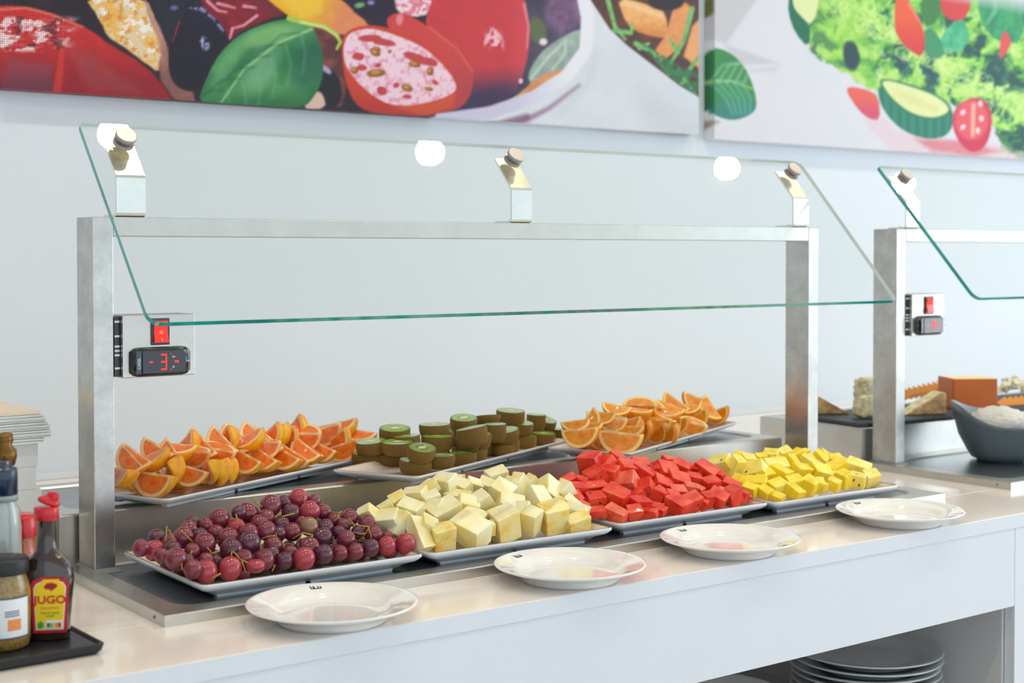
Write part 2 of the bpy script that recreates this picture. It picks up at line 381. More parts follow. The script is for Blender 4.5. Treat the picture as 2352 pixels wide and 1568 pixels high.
# ------------------------------------------------------------------ printed canvases on the wall
def vnoise(x, y, s, seed=0):
    x = x/s+seed*17.3; y = y/s+seed*5.7; xi = np.floor(x).astype(np.int64); yi = np.floor(y).astype(np.int64); fx = x-xi; fy = y-yi
    fx = fx*fx*(3-2*fx); fy = fy*fy*(3-2*fy)
    def h(a, b): n = np.sin(a*127.1+b*311.7+seed*74.7)*43758.5453; return n-np.floor(n)
    return (h(xi, yi)*(1-fx)+h(xi+1, yi)*fx)*(1-fy)+(h(xi, yi+1)*(1-fx)+h(xi+1, yi+1)*fx)*fy
def fbm(x, y, s, seed=0): return .5*vnoise(x, y, s, seed)+.3*vnoise(x, y, s/2, seed+1)+.2*vnoise(x, y, s/4, seed+2)
def ss(a, b, x): t = np.clip((x-a)/(b-a), 0, 1); return t*t*(3-2*t)
class Paint:
    """flat print: x,y = print coordinates of every canvas point"""
    def __init__(s, x, y, c): s.x, s.y = x, y; s.c = np.tile(np.array(c, float), (len(x), 1))
    def put(s, a, c):
        a = np.clip(a, 0, 1)[:, None]; c = np.array(c, float)
        if c.ndim == 1: c = c[None]
        s.c = s.c*(1-a)+c*a
    def warp(s, w, sc, seed): return s.x+(fbm(s.x, s.y, sc, seed)-.5)*w, s.y+(fbm(s.x, s.y, sc, seed+9)-.5)*w
    def ell(s, cx, cy, rx, ry, ang=0, soft=2, w=0):
        x, y = s.warp(w, 24, int(cx) % 97) if w else (s.x, s.y)
        a = math.radians(ang); dx, dy = x-cx, y-cy; u = dx*math.cos(a)-dy*math.sin(a); v = dx*math.sin(a)+dy*math.cos(a)
        d = np.sqrt((u/rx)**2+(v/ry)**2+1e-9); return 1-ss(1-soft/min(rx, ry)*.5, 1+soft/min(rx, ry)*.5, d)
    def poly(s, pts, soft=2, w=0):
        x, y = s.warp(w, 22, int(pts[0][0]) % 97) if w else (s.x, s.y)
        n = len(pts); ins = np.zeros(len(x), bool); dm = np.full(len(x), 1e9)
        for i in range(n):
            (x1, y1), (x2, y2) = pts[i], pts[(i+1) % n]
            ex, ey = x2-x1, y2-y1; t = np.clip(((x-x1)*ex+(y-y1)*ey)/(ex*ex+ey*ey+1e-9), 0, 1)
            dm = np.minimum(dm, np.hypot(x-x1-t*ex, y-y1-t*ey))
            if y1 != y2:
                c = ((y1 > y) != (y2 > y)) & (x < (x2-x1)*(y-y1)/(y2-y1)+x1); ins ^= c
        sd_ = np.where(ins, dm, -dm); return ss(-soft, soft, sd_)
    def line(s, pts, w0, w1=None, soft=1.5):
        a = np.zeros(len(s.x)); w1 = w0 if w1 is None else w1; n = len(pts)-1
        for i in range(n):
            (x1, y1), (x2, y2) = pts[i], pts[i+1]; ex, ey = x2-x1, y2-y1; t = np.clip(((s.x-x1)*ex+(s.y-y1)*ey)/(ex*ex+ey*ey), 0, 1)
            d = np.hypot(s.x-x1-t*ex, s.y-y1-t*ey); w = w0+(w1-w0)*(i+t)/n; a = np.maximum(a, 1-ss(w/2-soft*.5, w/2+soft, d))
        return a
    def mix(s, c1, c2, t): t = np.clip(t, 0, 1)[:, None]; return np.array(c1)[None]*(1-t)+np.array(c2)[None]*t
def smooth_pts(pts, it=2):
    for _ in range(it):
        q = []
        for i in range(len(pts)):
            a, b = pts[i], pts[(i+1) % len(pts)]; q += [(a[0]*.75+b[0]*.25, a[1]*.75+b[1]*.25), (a[0]*.25+b[0]*.75, a[1]*.25+b[1]*.75)]
        pts = q
    return pts
def paint_left(x, y):
    p = Paint(x, y, (38, 30, 44)); X, Y = p.x, p.y; SP_ = smooth_pts
    f1 = fbm(X, Y, 60, 3); f2 = fbm(X, Y, 22, 5); f3 = fbm(X, Y, 9, 8)
    p.put((f1-.45)*3, (60, 34, 48))
    # above the visible strip: more tomato and olive shapes
    for i in range(26):
        cx = 40+i*62; cy = -110-70*((i*7) % 5)
        p.put(p.ell(cx, cy, 70, 55, i*23, 3), [(176, 40, 44), (30, 30, 44), (228, 180, 60), (60, 128, 62), (226, 200, 160)][i % 5])
    # left tomato
    p.put(p.poly(SP([(-40, 214), (-40, 12), (60, 14), (130, 32), (205, 66), (258, 108), (318, 138), (372, 190), (405, 240), (200, 250)]) if False else SP_([(-40, 240), (-40, 12), (60, 14), (130, 32), (205, 66), (258, 108), (318, 138), (372, 190), (408, 250), (200, 250)], 2), 2, 3),
          p.mix((206, 46, 46), (150, 30, 44), ss(60, 210, Y)+(f2-.5)*.5))
    p.put(p.poly([(20, 130), (118, 150), (128, 215), (0, 215)], 14, 10)*.75, p.mix((150, 70, 84), (92, 60, 84), ss(140, 215, Y)))
    p.put(p.poly([(150, 110), (205, 118), (330, 215), (205, 205)], 16, 10)*.55, (160, 74, 78))
    p.put(p.line([(144, 100), (138, 160), (130, 215)], 10, 16, 5)*.7, (222, 60, 54))
    band_ = ss(34, 44, Y)*(1-ss(112, 124, Y))*(1-ss(150, 205, X+.2*Y))
    p.put(band_*ss(.50, .56, fbm(X, Y*2.2, 26, 12)), (242, 214, 216)); p.put(band_*ss(.60, .66, fbm(X, Y*2.4, 15, 22))*.8, (214, 90, 96)); p.put(band_*ss(.62, .68, fbm(X, Y*1.4, 30, 32))*.7, (90, 30, 44))
    p.put(p.line([(0, 22), (60, 18), (120, 34), (190, 62)], 5, 3, 3)*.6, (242, 160, 120))
    # pasta strip
    p.put(p.poly(SP_([(192, -10), (335, -10), (362, 60), (372, 100), (388, 135), (366, 168), (330, 142), (285, 108), (246, 84), (232, 50)], 1), 2, 4), p.mix((236, 214, 176), (244, 190, 96), ss(.42, .6, f2)))
    p.put(p.poly([(205, -10), (330, -10), (352, 70), (360, 120), (330, 130), (262, 70)], 3)*ss(.52, .6, fbm(X, Y, 16, 41)), (250, 246, 240))
    p.put(p.poly([(205, -10), (330, -10), (372, 120), (330, 135), (250, 80)], 3)*ss(.6, .66, fbm(X, Y, 14, 47))*.8, (226, 150, 60))
    p.put(p.poly(SP_([(330, -10), (345, 20), (384, 100), (390, 150), (440, 205), (452, 240), (405, 240), (360, 170), (372, 110), (340, 40)], 1), 3, 4), p.mix((196, 150, 130), (138, 92, 88), ss(60, 200, Y)+(f2-.5)))
    # olives
    p.put(p.poly(SP_([(345, -10), (470, -10), (470, 40), (420, 80), (388, 92), (366, 50)], 2), 3), p.mix((20, 24, 40), (36, 40, 56), f2*1.6))
    p.put(p.poly(SP_([(440, 6), (480, 14), (516, 48), (528, 92), (500, 120), (476, 170), (452, 215), (400, 200), (384, 150), (392, 90), (412, 40)], 2), 2), p.mix((42, 40, 76), (26, 26, 44), ss(30, 180, Y+X*.2)))
    p.put(p.line([(438, 14), (462, 20), (492, 42), (512, 70)], 9, 4, 4)*ss(.4, .55, f3), (140, 140, 200)); p.put(p.ell(470, 100, 10, 16, 20, 8)*ss(.45, .6, f3), (160, 170, 220)); p.put(p.line([(412, 50), (396, 96)], 2, 1, 2), (170, 60, 60))
    p.put(p.ell(400, 18, 9, 5, 0, 4)*.7, (130, 140, 200))
    # pepper pieces
    p.put(p.poly(SP_([(455, -10), (600, -10), (650, 12), (640, 36), (560, 66), (528, 96), (506, 50), (470, 22)], 1), 3, 5), p.mix((168, 34, 48), (110, 24, 40), f2*1.3))
    for a in ([(476, 2), (500, 24), (520, 28)], [(590, 36), (560, 58), (532, 66)], [(534, 66), (528, 88)], [(560, 14), (590, 18)], [(500, 8), (540, 18)]): p.put(p.line(a, 6, 3, 3), (236, 150, 170))
    p.put(p.poly(SP_([(575, -10), (640, -10), (660, 14), (648, 40), (600, 34)], 1), 5), (120, 34, 50))
    # yellow pepper and brown
    p.put(p.poly(SP_([(700, 60), (800, 60), (800, 245), (735, 245), (735, 150)], 1), 4, 6), p.mix((150, 84, 70), (90, 48, 48), f2*1.5))
    p.put(p.poly(SP_([(606, -10), (770, -10), (800, 12), (846, 54), (850, 70), (790, 84), (720, 60), (672, 44), (640, 20)], 1), 3, 3), p.mix((238, 186, 40), (226, 140, 96), ss(700, 830, X+Y*.6)+(f2-.5)*.6))
    p.put(p.poly([(630, -10), (740, -10), (740, 30), (690, 40)], 8)*.6, (250, 208, 70))
    # dark olive right of the leaf, garlic
    p.put(p.poly(SP_([(742, 150), (770, 165), (786, 195), (782, 245), (738, 250), (730, 200)], 2), 2), (28, 28, 42)); p.put(p.ell(750, 160, 14, 6, -40, 4)*.9, (190, 180, 220))
    p.put(p.poly(SP_([(725, 208), (742, 215), (750, 250), (690, 252)], 1), 3), (222, 190, 176))
    # basil
    leaf = SP_([(452, 240), (470, 190), (496, 134), (540, 84), (596, 58), (650, 43), (690, 42), (716, 56), (732, 92), (744, 140), (740, 186), (722, 222), (696, 250), (560, 252)], 2)
    L_ = p.poly(leaf, 2)
    sh = .5+.5*np.sin((X*.35+Y*.9)/17+fbm(X, Y, 70, 61)*7)
    p.put(L_, p.mix((38, 118, 72), (90, 162, 98), sh*.55+f2*.4)); p.put(L_*ss(640, 700, X)*ss(70, 120, Y)*(1-ss(170, 230, Y))*.7, (24, 92, 78)); p.put(L_*p.ell(620, 80, 70, 20, 18, 20)*.6, (150, 205, 130)); p.put(L_*p.ell(600, 160, 30, 60, -30, 30)*.45, (150, 200, 170))
    p.put(L_*p.ell(520, 150, 16, 60, -30, 16)*.5, (120, 184, 130)); p.put(L_*ss(.5, 1, (Y-150)/90)*.45, (28, 96, 62))
    for a in ([(722, 64), (640, 98), (560, 160), (505, 240)],): p.put(L_*p.line(a, 5, 2, 4)*.8, (170, 214, 150))
    for q in range(6):
        bx, by = 690-q*34, 76+q*26; p.put(L_*p.line([(bx, by), (bx-46, by+4), (bx-84, by+40)], 3, 1, 5)*.4, (26, 92, 58)); p.put(L_*p.line([(bx, by), (bx+12, by+46), (bx+4, by+96)], 3, 1, 6)*.35, (120, 190, 140))
    p.put(p.line([(664, 42), (706, 54), (744, 60), (772, 78), (782, 96), (774, 112)], 11, 5, 2), (176, 204, 82)); p.put(p.line([(690, 50), (744, 62), (774, 84)], 3, 2, 3), (226, 240, 150))
    # berries at the top
    p.put(p.poly(SP_([(790, -10), (905, -10), (915, 24), (880, 48), (820, 40)], 1), 4, 5), (34, 28, 50)); p.put(p.ell(826, 12, 12, 6, 10, 5), (120, 170, 110)); p.put(p.ell(852, 6, 8, 5, 0, 5), (150, 140, 200))
    p.put(p.poly(SP_([(902, -10), (1000, -10), (985, 30), (950, 40), (915, 30)], 1), 3, 6), p.mix((244, 220, 236), (226, 130, 150), ss(.45, .6, f3)))
    # background right of big tomato, bowl
    p.put(p.poly([(1195, -10), (1345, -10), (1345, 120), (1290, 200), (1180, 240)], 4), p.mix((52, 48, 72), (96, 86, 110), f1))
    p.put(p.ell(1300, 20, 46, 60, -20, 22, 8)*.9, p.mix((160, 120, 160), (110, 80, 120), f2*1.4)); p.put(p.ell(1235, 70, 20, 30, 10, 12), (96, 110, 72)); p.put(p.ell(1248, 96, 9, 8, 0, 5), (230, 220, 236))
    # big tomato
    bt_ = p.poly(SP_([(972, 60), (992, 0), (1004, -30), (1200, -30), (1212, 40), (1218, 90), (1206, 160), (1180, 225), (1100, 268), (1040, 260), (1060, 140), (1010, 84)], 2), 2)
    p.put(bt_, p.mix((204, 58, 66), (58, 44, 84), ss(150, 236, Y+.10*(X-1060))+(f2-.5)*.2)); p.put(bt_*ss(1150, 1215, X)*.3, (230, 90, 110))
    p.put(p.ell(1136, 92, 18, 30, 20, 14)*ss(.45, .58, f3), (246, 190, 210)); p.put(p.ell(1120, 88, 5, 18, -25, 4)*.9, (244, 180, 200)); p.put(p.line([(1204, 10), (1214, 60), (1210, 110)], 6, 3, 3)*.7, (244, 150, 170)); p.put(p.ell(1196, 186, 5, 6, 0, 3), (240, 190, 220))
    # tomato behind the cut one
    p.put(p.poly(SP_([(880, 52), (905, 28), (940, 34), (985, 62), (1040, 100), (1084, 150), (1088, 205), (1062, 250), (1000, 262), (950, 150)], 2), 2), p.mix((208, 66, 66), (180, 62, 70), ss(100, 240, Y)))
    p.put(p.ell(918, 44, 8, 14, -10, 6)*.7, (240, 170, 180)); p.put(p.line([(985, 62), (1050, 112), (1086, 165)], 3, 2, 4)*.5, (236, 130, 110))
    # cut tomato
    p.put(p.poly(SP_([(783, 92), (802, 66), (850, 56), (900, 66), (975, 96), (1030, 150), (1052, 205), (1044, 248), (990, 268), (900, 266), (820, 252), (790, 180)], 2), 2), p.mix((206, 66, 48), (186, 52, 46), ss(180, 260, Y)))
    inn = p.poly(SP_([(788, 96), (808, 72), (850, 64), (895, 76), (955, 98), (1012, 140), (1048, 190), (1048, 212), (1000, 232), (935, 246), (880, 236), (826, 196), (790, 150)], 2), 2, 3)
    p.put(inn, p.mix((244, 214, 230), (232, 160, 186), ss(.5, .68, f3)+ss(120, 240, Y)*.1))
    for cx, cy, rx, ry, an in ((850, 88, 26, 8, 0), (880, 96, 30, 8, -12), (822, 130, 14, 9, 0), (832, 156, 12, 7, 0), (960, 135, 34, 10, -22), (990, 142, 16, 8, -30), (876, 208, 12, 10, -20), (935, 222, 10, 5, 0), (1000, 190, 8, 5, -30), (868, 150, 8, 5, 0), (910, 196, 7, 6, 0)): p.put(inn*p.ell(cx, cy, rx, ry, an, 3, 5), (196, 66, 70))
    for cx, cy, rx, ry, an in ((862, 120, 13, 9, -30), (866, 112, 9, 5, -20), (864, 168, 22, 9, 4), (814, 162, 9, 8, 0), (952, 148, 14, 7, -10), (988, 164, 8, 10, 0), (935, 202, 14, 8, -20), (985, 204, 10, 5, -10), (895, 118, 5, 4, 0)): p.put(inn*p.ell(cx, cy, rx, ry, an, 3), (150, 96, 40)); p.put(inn*p.ell(cx-2, cy-2, rx*.5, ry*.5, an, 3), (206, 150, 70))
    p.put(p.poly([(900, 246), (1000, 234), (1046, 214), (1040, 246), (980, 266)], 6)*.5, (226, 110, 60))
    # bowl rim and plate
    p.put(p.poly(SP_([(1345, 60), (1348, 120), (1310, 160), (1230, 205), (1208, 176), (1240, 120), (1290, 84)], 2), 4), p.mix((128, 152, 146), (176, 196, 186), f2)); p.put(p.line([(1220, 180), (1260, 130), (1300, 92), (1298, 124), (1268, 160)], 5, 4, 4)*.7, (210, 222, 210))
    p.put(p.poly(SP_([(1180, 226), (1240, 172), (1300, 156), (1290, 186), (1220, 228), (1120, 262), (1030, 272), (1120, 246)], 1), 3, 4), p.mix((232, 176, 120), (206, 132, 90), f2*1.3))
    # plate edge and cloth
    p.put(p.poly([(1345, -10), (1620, -10), (1620, 330), (1000, 330), (1010, 272), (1120, 264), (1220, 230), (1300, 190), (1352, 130), (1356, 60)], 2), p.mix((226, 231, 240), (214, 222, 232), f1+ss(1380, 1600, X)*.3))
    p.put(p.line([(1010, 274), (1130, 258), (1228, 222), (1300, 176), (1346, 116), (1350, 40), (1340, -10)], 26, 30, 4), p.mix((206, 204, 232), (236, 238, 248), ss(1150, 1330, X)))
    p.put(p.line([(1190, 285), (1262, 248), (1330, 196)], 10, 3, 8)*.8, (150, 120, 150)); p.put(p.line([(1140, 290), (1210, 268)], 16, 10, 8)*.7, (120, 70, 100))
    p.put(p.line([(1370, 120), (1350, 190), (1280, 260)], 8, 8, 20)*.35, (190, 200, 212)); p.put(p.line([(1480, 230), (1560, 300)], 30, 60, 50)*.3, (196, 200, 210))
    # second dish at the upper right
    d2 = p.poly([(1350, -10), (1610, -10), (1610, 226), (1560, 196), (1500, 150), (1440, 104), (1400, 66)], 2)
    p.put(d2, p.mix((116, 66, 50), (60, 44, 50), f2)); p.put(d2*p.poly(SP_([(1415, -10), (1500, 14), (1530, 30), (1536, 90), (1480, 80), (1440, 60)], 1), 3), p.mix((244, 182, 112), (222, 140, 70), ss(30, 90, Y)+(f3-.5))); p.put(d2*p.line([(1432, 6), (1520, 36)], 12, 8, 8)*.6, (252, 218, 168))
    p.put(d2*p.poly(SP_([(1548, 10), (1582, 4), (1590, 40), (1560, 110), (1512, 150), (1500, 120), (1530, 80)], 1), 3), p.mix((240, 172, 110), (224, 140, 80), f3)); p.put(d2*p.poly([(1590, 60), (1610, 40), (1610, 160), (1570, 130)], 4), (236, 170, 110)); p.put(d2*p.ell(1530, 6, 40, 18, 0, 5), (40, 34, 48))
    for a in ([(1395, -5), (1412, 60), (1436, 90)], [(1412, 70), (1450, 76), (1452, 56)], [(1590, 20), (1572, 90), (1556, 120), (1530, 160)], [(1556, 120), (1540, 90)], [(1566, 190), (1590, 150), (1604, 130)], [(1560, 160), (1600, 224)], [(1460, 100), (1500, 120), (1536, 170)], [(1470, 110), (1490, 100)], [(1530, 160), (1556, 168)]):
        p.put(d2*p.line(a, 10, 5, 3), p.mix((70, 160, 90), (140, 200, 120), f3*1.4))
    p.put(d2*p.poly([(1470, 96), (1560, 150), (1610, 170), (1610, 226), (1540, 184)], 4)*ss(.42, .55, f3)*.9, (46, 120, 76))
    return p.c
def paint_right(x, y):
    p = Paint(x, y, (226, 228, 236)); X, Y = p.x, p.y; f1 = fbm(X, Y, 60, 3); f2 = fbm(X, Y, 22, 5); f3 = fbm(X, Y, 11, 8); SP_ = smooth_pts
    p.put((f1-.5)*.6, (214, 218, 226)); p.put(p.poly([(1600, -10), (1745, -10), (1668, 100), (1600, 80)], 4), (206, 205, 212)); p.put(p.poly([(1660, 100), (1790, 145), (1700, 150)], 6), (206, 208, 216)); p.put(p.poly([(1680, 165), (1795, 150), (1780, 165)], 5)*.8, (208, 212, 220))
    p.put(p.poly([(1600, -10), (1640, -10), (1640, 30), (1600, 40)], 4), (104, 112, 56))
    p.put(p.poly([(1586, 270), (1650, 280), (1600, 300)], 8)*.8, (120, 96, 60))
    lf = p.poly(SP_([(1592, 240), (1590, 160), (1618, 116), (1648, 108), (1690, 128), (1720, 168), (1738, 225), (1736, 258), (1690, 278), (1650, 270), (1620, 250)], 2), 2)
    p.put(lf, p.mix((56, 142, 78), (52, 134, 130), ss(200, 270, Y)+(f2-.5)*.6)); p.put(lf*(1-ss(1612, 1650, X))*.6, (24, 82, 46)); p.put(lf*p.line([(1600, 186), (1680, 186), (1732, 205)], 4, 2, 4), (150, 200, 110))
    for k in range(5): p.put(lf*p.line([(1630+k*20, 188), (1660+k*18, 150-k*3), (1690+k*10, 146)], 5, 2, 6)*.5, (160, 212, 170)); p.put(lf*p.line([(1630+k*18, 188), (1668+k*14, 226), (1682+k*10, 262)], 4, 2, 6)*.5, (120, 200, 190))
    # greens
    blob = p.poly([(1862, -10), (2400, -10), (2400, 372), (2310, 352), (2290, 300), (2262, 262), (2190, 240), (2100, 222), (2010, 208), (1978, 188), (1932, 160), (1884, 134), (1858, 118), (1850, 60)], 4, 26)
    g = fbm(X+(f2-.5)*40, Y+(f1-.5)*50, 34, 77); g2 = fbm(X, Y, 18, 99)
    p.put(blob, p.mix((46, 126, 72), (140, 212, 84), ss(.34, .55, g))); p.put(blob*ss(.56, .66, g), (190, 232, 124)); p.put(blob*(1-ss(.33, .40, g))*.9, (26, 78, 78)); p.put(blob*ss(.6, .68, g2)*.5, (222, 244, 180)); p.put(blob*p.ell(1930, 60, 80, 110, 0, 60)*.45, (164, 226, 80))
    p.put(blob*p.ell(2180, 180, 120, 56, -8, 60, 20)*.75*(1-ss(.46, .56, g)), (20, 74, 92)); p.put(blob*p.ell(2300, 230, 40, 120, 0, 30, 20)*.5*(1-ss(.46, .56, g)), (20, 90, 76)); p.put(blob*p.ell(1955, 128, 18, 34, 10, 8, 8), (22, 66, 74))
    for q in range(70):
        cx = 1880+(q*97) % 470; cy = (q*61) % 300
        if cy > 60+(cx-1870)*.75: continue
        p.put(blob*(p.ell(cx, cy, 13, 19, q*37, 3, 14)-p.ell(cx, cy, 9, 15, q*37, 3, 14)).clip(0, 1)*.55, (216, 244, 150))
    tl = (40, 160, 110)
    p.put(blob*p.poly(SP_([(2240, -10), (2352, -10), (2352, 100), (2290, 96), (2256, 60)], 1), 3), p.mix((24, 110, 80), (60, 170, 110), f2*1.4)); p.put(blob*p.poly(SP_([(2150, 110), (2176, 60), (2210, 38), (2228, 80), (2214, 116), (2176, 122)], 2), 2), p.mix((30, 156, 110), (120, 210, 160), f3)); p.put(blob*p.poly(SP_([(2120, 70), (2140, 60), (2164, 96), (2170, 130), (2136, 136), (2122, 106)], 2), 2), (60, 150, 104))
    p.put(blob*p.poly(SP_([(2110, -10), (2170, -10), (2156, 50), (2120, 66)], 1), 3), (60, 130, 70)); p.put(blob*p.line([(2300, 0), (2270, 50)], 8, 3, 6)*.5, (170, 230, 200))
    p.put(p.poly(SP_([(2058, -10), (2082, -10), (2124, 66), (2124, 120), (2108, 132), (2056, 84), (2054, 30)], 1), 2), p.mix((238, 96, 56), (220, 60, 60), ss(20, 120, Y))); p.put(p.line([(2088, 10), (2118, 60)], 4, 2, 3)*.6, (252, 170, 150))
    p.put(p.poly(SP_([(2160, -10), (2236, -10), (2222, 40), (2184, 52), (2160, 20)], 1), 3, 6), (216, 66, 66)); p.put(p.poly(SP_([(2308, 66), (2326, 96), (2306, 132), (2294, 134), (2298, 90)], 1), 2), (226, 80, 80))
    # cucumber, upper left
    p.put(p.poly(SP_([(1812, -10), (1810, 30), (1826, 76), (1858, 112), (1862, 60), (1836, 30), (1826, -10)], 1), 2), (22, 112, 80)); p.put(p.poly(SP_([(1820, -10), (1882, -10), (1876, 30), (1862, 58), (1838, 36), (1822, 16)], 1), 2), (230, 240, 176))
    # pepper piece
    p.put(p.poly(SP_([(1942, 208), (1952, 198), (1992, 206), (2018, 220), (2022, 276), (2000, 276), (1972, 254)], 1), 2), p.mix((236, 100, 84), (220, 76, 110), ss(215, 270, Y)))
    # paper at the bottom
    p.put(p.poly([(1980, 276), (2030, 270), (2060, 300), (2190, 330), (2290, 330), (2352, 352), (2352, 380), (2080, 380)], 8, 12)*.7, (232, 206, 214)); p.put(p.poly([(2100, 318), (2200, 322), (2300, 348), (2240, 360), (2140, 346)], 8, 8)*.8, (222, 120, 130))
    # cucumber slice
    p.put(p.poly(SP_([(2018, 190), (2016, 222), (2034, 262), (2072, 300), (2124, 320), (2170, 316), (2190, 290), (2188, 240), (2100, 230)], 2), 2), p.mix((26, 120, 92), (40, 140, 120), .5+.5*np.sin(X/3.2))); p.put(p.poly(SP_([(2016, 184), (2036, 180), (2080, 190), (2150, 214), (2188, 244), (2180, 266), (2140, 278), (2090, 266), (2046, 232)], 2), 2), (30, 130, 70)); p.put(p.poly(SP_([(2022, 188), (2040, 184), (2080, 195), (2148, 218), (2182, 246), (2174, 262), (2140, 272), (2092, 260), (2050, 228)], 2), 2), p.mix((238, 244, 190), (224, 232, 160), f3)); p.put(p.line([(2070, 218), (2150, 250)], 14, 8, 8)*.4, (220, 214, 120))
    # cherry tomato
    p.put(p.poly(SP_([(2232, 222), (2262, 228), (2280, 262), (2276, 306), (2262, 340), (2232, 352), (2204, 330), (2186, 290), (2192, 246)], 2), 2), (214, 48, 80)); p.put(p.ell(2232, 276, 38, 46, 0, 6), (236, 90, 104)); p.put(p.line([(2236, 240), (2234, 310)], 6, 6, 5), (250, 190, 160))
    for cx, cy in ((2212, 258), (2252, 238), (2254, 272), (2212, 292), (2246, 300)): p.put(p.ell(cx, cy, 7, 5, cx, 3), (252, 220, 226))
    return p.c
def canvas(x0, x1, z0, yf, yb, px_step, painter, label, name_g, zvis, ztop):
    root = empty('wall_canvas', ((x0+x1)/2, yb, z0+ZC)); tag(root, label, 'picture', name_g)
    me = bm_mesh(box_bm(x0+.0015, x1-.0015, yf+.004, yb, z0+.0015, ztop-.002)); sid = mesh_obj('stretcher', me, root, [plain('canvas_back', (150, 150, 156), .8)]); sid.location = (-(x0+x1)/2, -yb, -z0)
    # printed cloth: front plus wrapped bottom and left side, colour stored per vertex
    xs = np.arange(x0, min(x1, 3.56), px_step); xs = np.append(xs, min(x1, 3.56)); zs_ = np.append(np.arange(z0, zvis, px_step), [zvis+.06, zvis+.14, ztop])
    if x1 > 3.56: xs = np.append(xs, [x1-.3, x1])
    dep = [(.0, yf)]
    def grid(A, B, fn, flip):
        P = np.array([[fn(a, b) for b in B] for a in A]).reshape(-1, 3); nb = len(B); F = []
        for i in range(len(A)-1):
            for j in range(nb-1):
                q = (i*nb+j, (i+1)*nb+j, (i+1)*nb+j+1, i*nb+j+1); F.append(q if not flip else q[::-1])
        return P, F
    P1, F1 = grid(xs, zs_, lambda a, b: (a, yf, b), False)
    ys = np.linspace(yf, yb-.0005, 5)
    P2, F2 = grid(xs[::4] if len(xs) > 40 else xs, ys, lambda a, b: (a, b, z0), True); 
    P3, F3 = grid(ys, zs_[::3], lambda a, b: (x0, a, b), True)
    Pa = np.vstack([P1, P2, P3]); F = F1+[tuple(np.array(f)+len(P1)) for f in F2]+[tuple(np.array(f)+len(P1)+len(P2)) for f in F3]
    # print coordinates: wrap sides continue the picture
    Q = Pa.copy(); Q[:, 0] = np.where(Pa[:, 1] > yf+1e-6, np.where(np.abs(Pa[:, 0]-x0) < 1e-6, Pa[:, 0]-(Pa[:, 1]-yf), Pa[:, 0]), Pa[:, 0]); Q[:, 2] = np.where((Pa[:, 1] > yf+1e-6) & (np.abs(Pa[:, 2]-z0) < 1e-6), Pa[:, 2]-(Pa[:, 1]-yf), Pa[:, 2]); Q[:, 1] = yf
    d = Q-CAM; w = d@FW; U_ = 1176+FPX*(d@RT)/w; V_ = 784-FPX*(d@UP)/w+SHY
    c = np.clip(painter(U_, V_), 0, 255)/255; c = np.where(c <= .04045, c/12.92, ((c+.055)/1.055)**2.4)
    Pl = Pa-np.array([(x0+x1)/2, yb, z0])
    me = bpy.data.meshes.new('printed_cloth'); me.from_pydata(Pl.tolist(), [], [tuple(int(q) for q in f) for f in F])
    at_ = me.color_attributes.new('print', 'FLOAT_COLOR', 'POINT'); at_.data.foreach_set('color', np.hstack([c, np.ones((len(c), 1))]).astype(np.float32).ravel())
    m, t, b = nt('printed_canvas'); va = t.nodes.new('ShaderNodeVertexColor'); va.layer_name = 'print'
    # woven mesh: fine round pits in the cloth
    tc = t.nodes.new('ShaderNodeTexCoord'); mp = t.nodes.new('ShaderNodeMapping'); link(t, tc.outputs['Object'], mp.inputs[0]); mp.inputs['Scale'].default_value = (240, 240, 240)
    vf = t.nodes.new('ShaderNodeVectorMath'); vf.operation = 'FRACTION'; link(t, mp.outputs[0], vf.inputs[0]); sb = t.nodes.new('ShaderNodeVectorMath'); sb.operation = 'SUBTRACT'; sb.inputs[1].default_value = (.5, .5, .5); link(t, vf.outputs[0], sb.inputs[0])
    ml = t.nodes.new('ShaderNodeVectorMath'); ml.operation = 'MULTIPLY'; ml.inputs[1].default_value = (1, 0, 1); link(t, sb.outputs[0], ml.inputs[0]); ln = t.nodes.new('ShaderNodeVectorMath'); ln.operation = 'LENGTH'; link(t, ml.outputs[0], ln.inputs[0])
    dk = ramp(t, ln.outputs['Value'], [(.18, (.30, .30, .34)), (.44, (1.12, 1.12, 1.12))]); mx = t.nodes.new('ShaderNodeMix'); mx.data_type = 'RGBA'; mx.blend_type = 'MULTIPLY'; mx.inputs[0].default_value = 1; link(t, va.outputs[0], mx.inputs['A']); link(t, dk, mx.inputs['B'])
    link(t, mx.outputs['Result'], b.inputs['Base Color']); b.inputs['Roughness'].default_value = .5; b.inputs['Specular IOR Level'].default_value = .35
    me.materials.append(m); o = bpy.data.objects.new('printed_cloth', me); COL.objects.link(o); o.parent = root
    return root
canvas(.1886, 2.0255, .7631, 1.1879, 1.2275, .0028, paint_left, 'wide stretched canvas print of tomatoes, basil leaf and pasta on the wall, left one', 'food prints on the wall', 1.12, 1.62)
canvas(2.0842, 4.1, .7538, 1.1879, 1.2275, .0030, paint_right, 'stretched canvas print of green salad with cucumber and cherry tomato, right one', 'food prints on the wall', 1.22, 1.62)
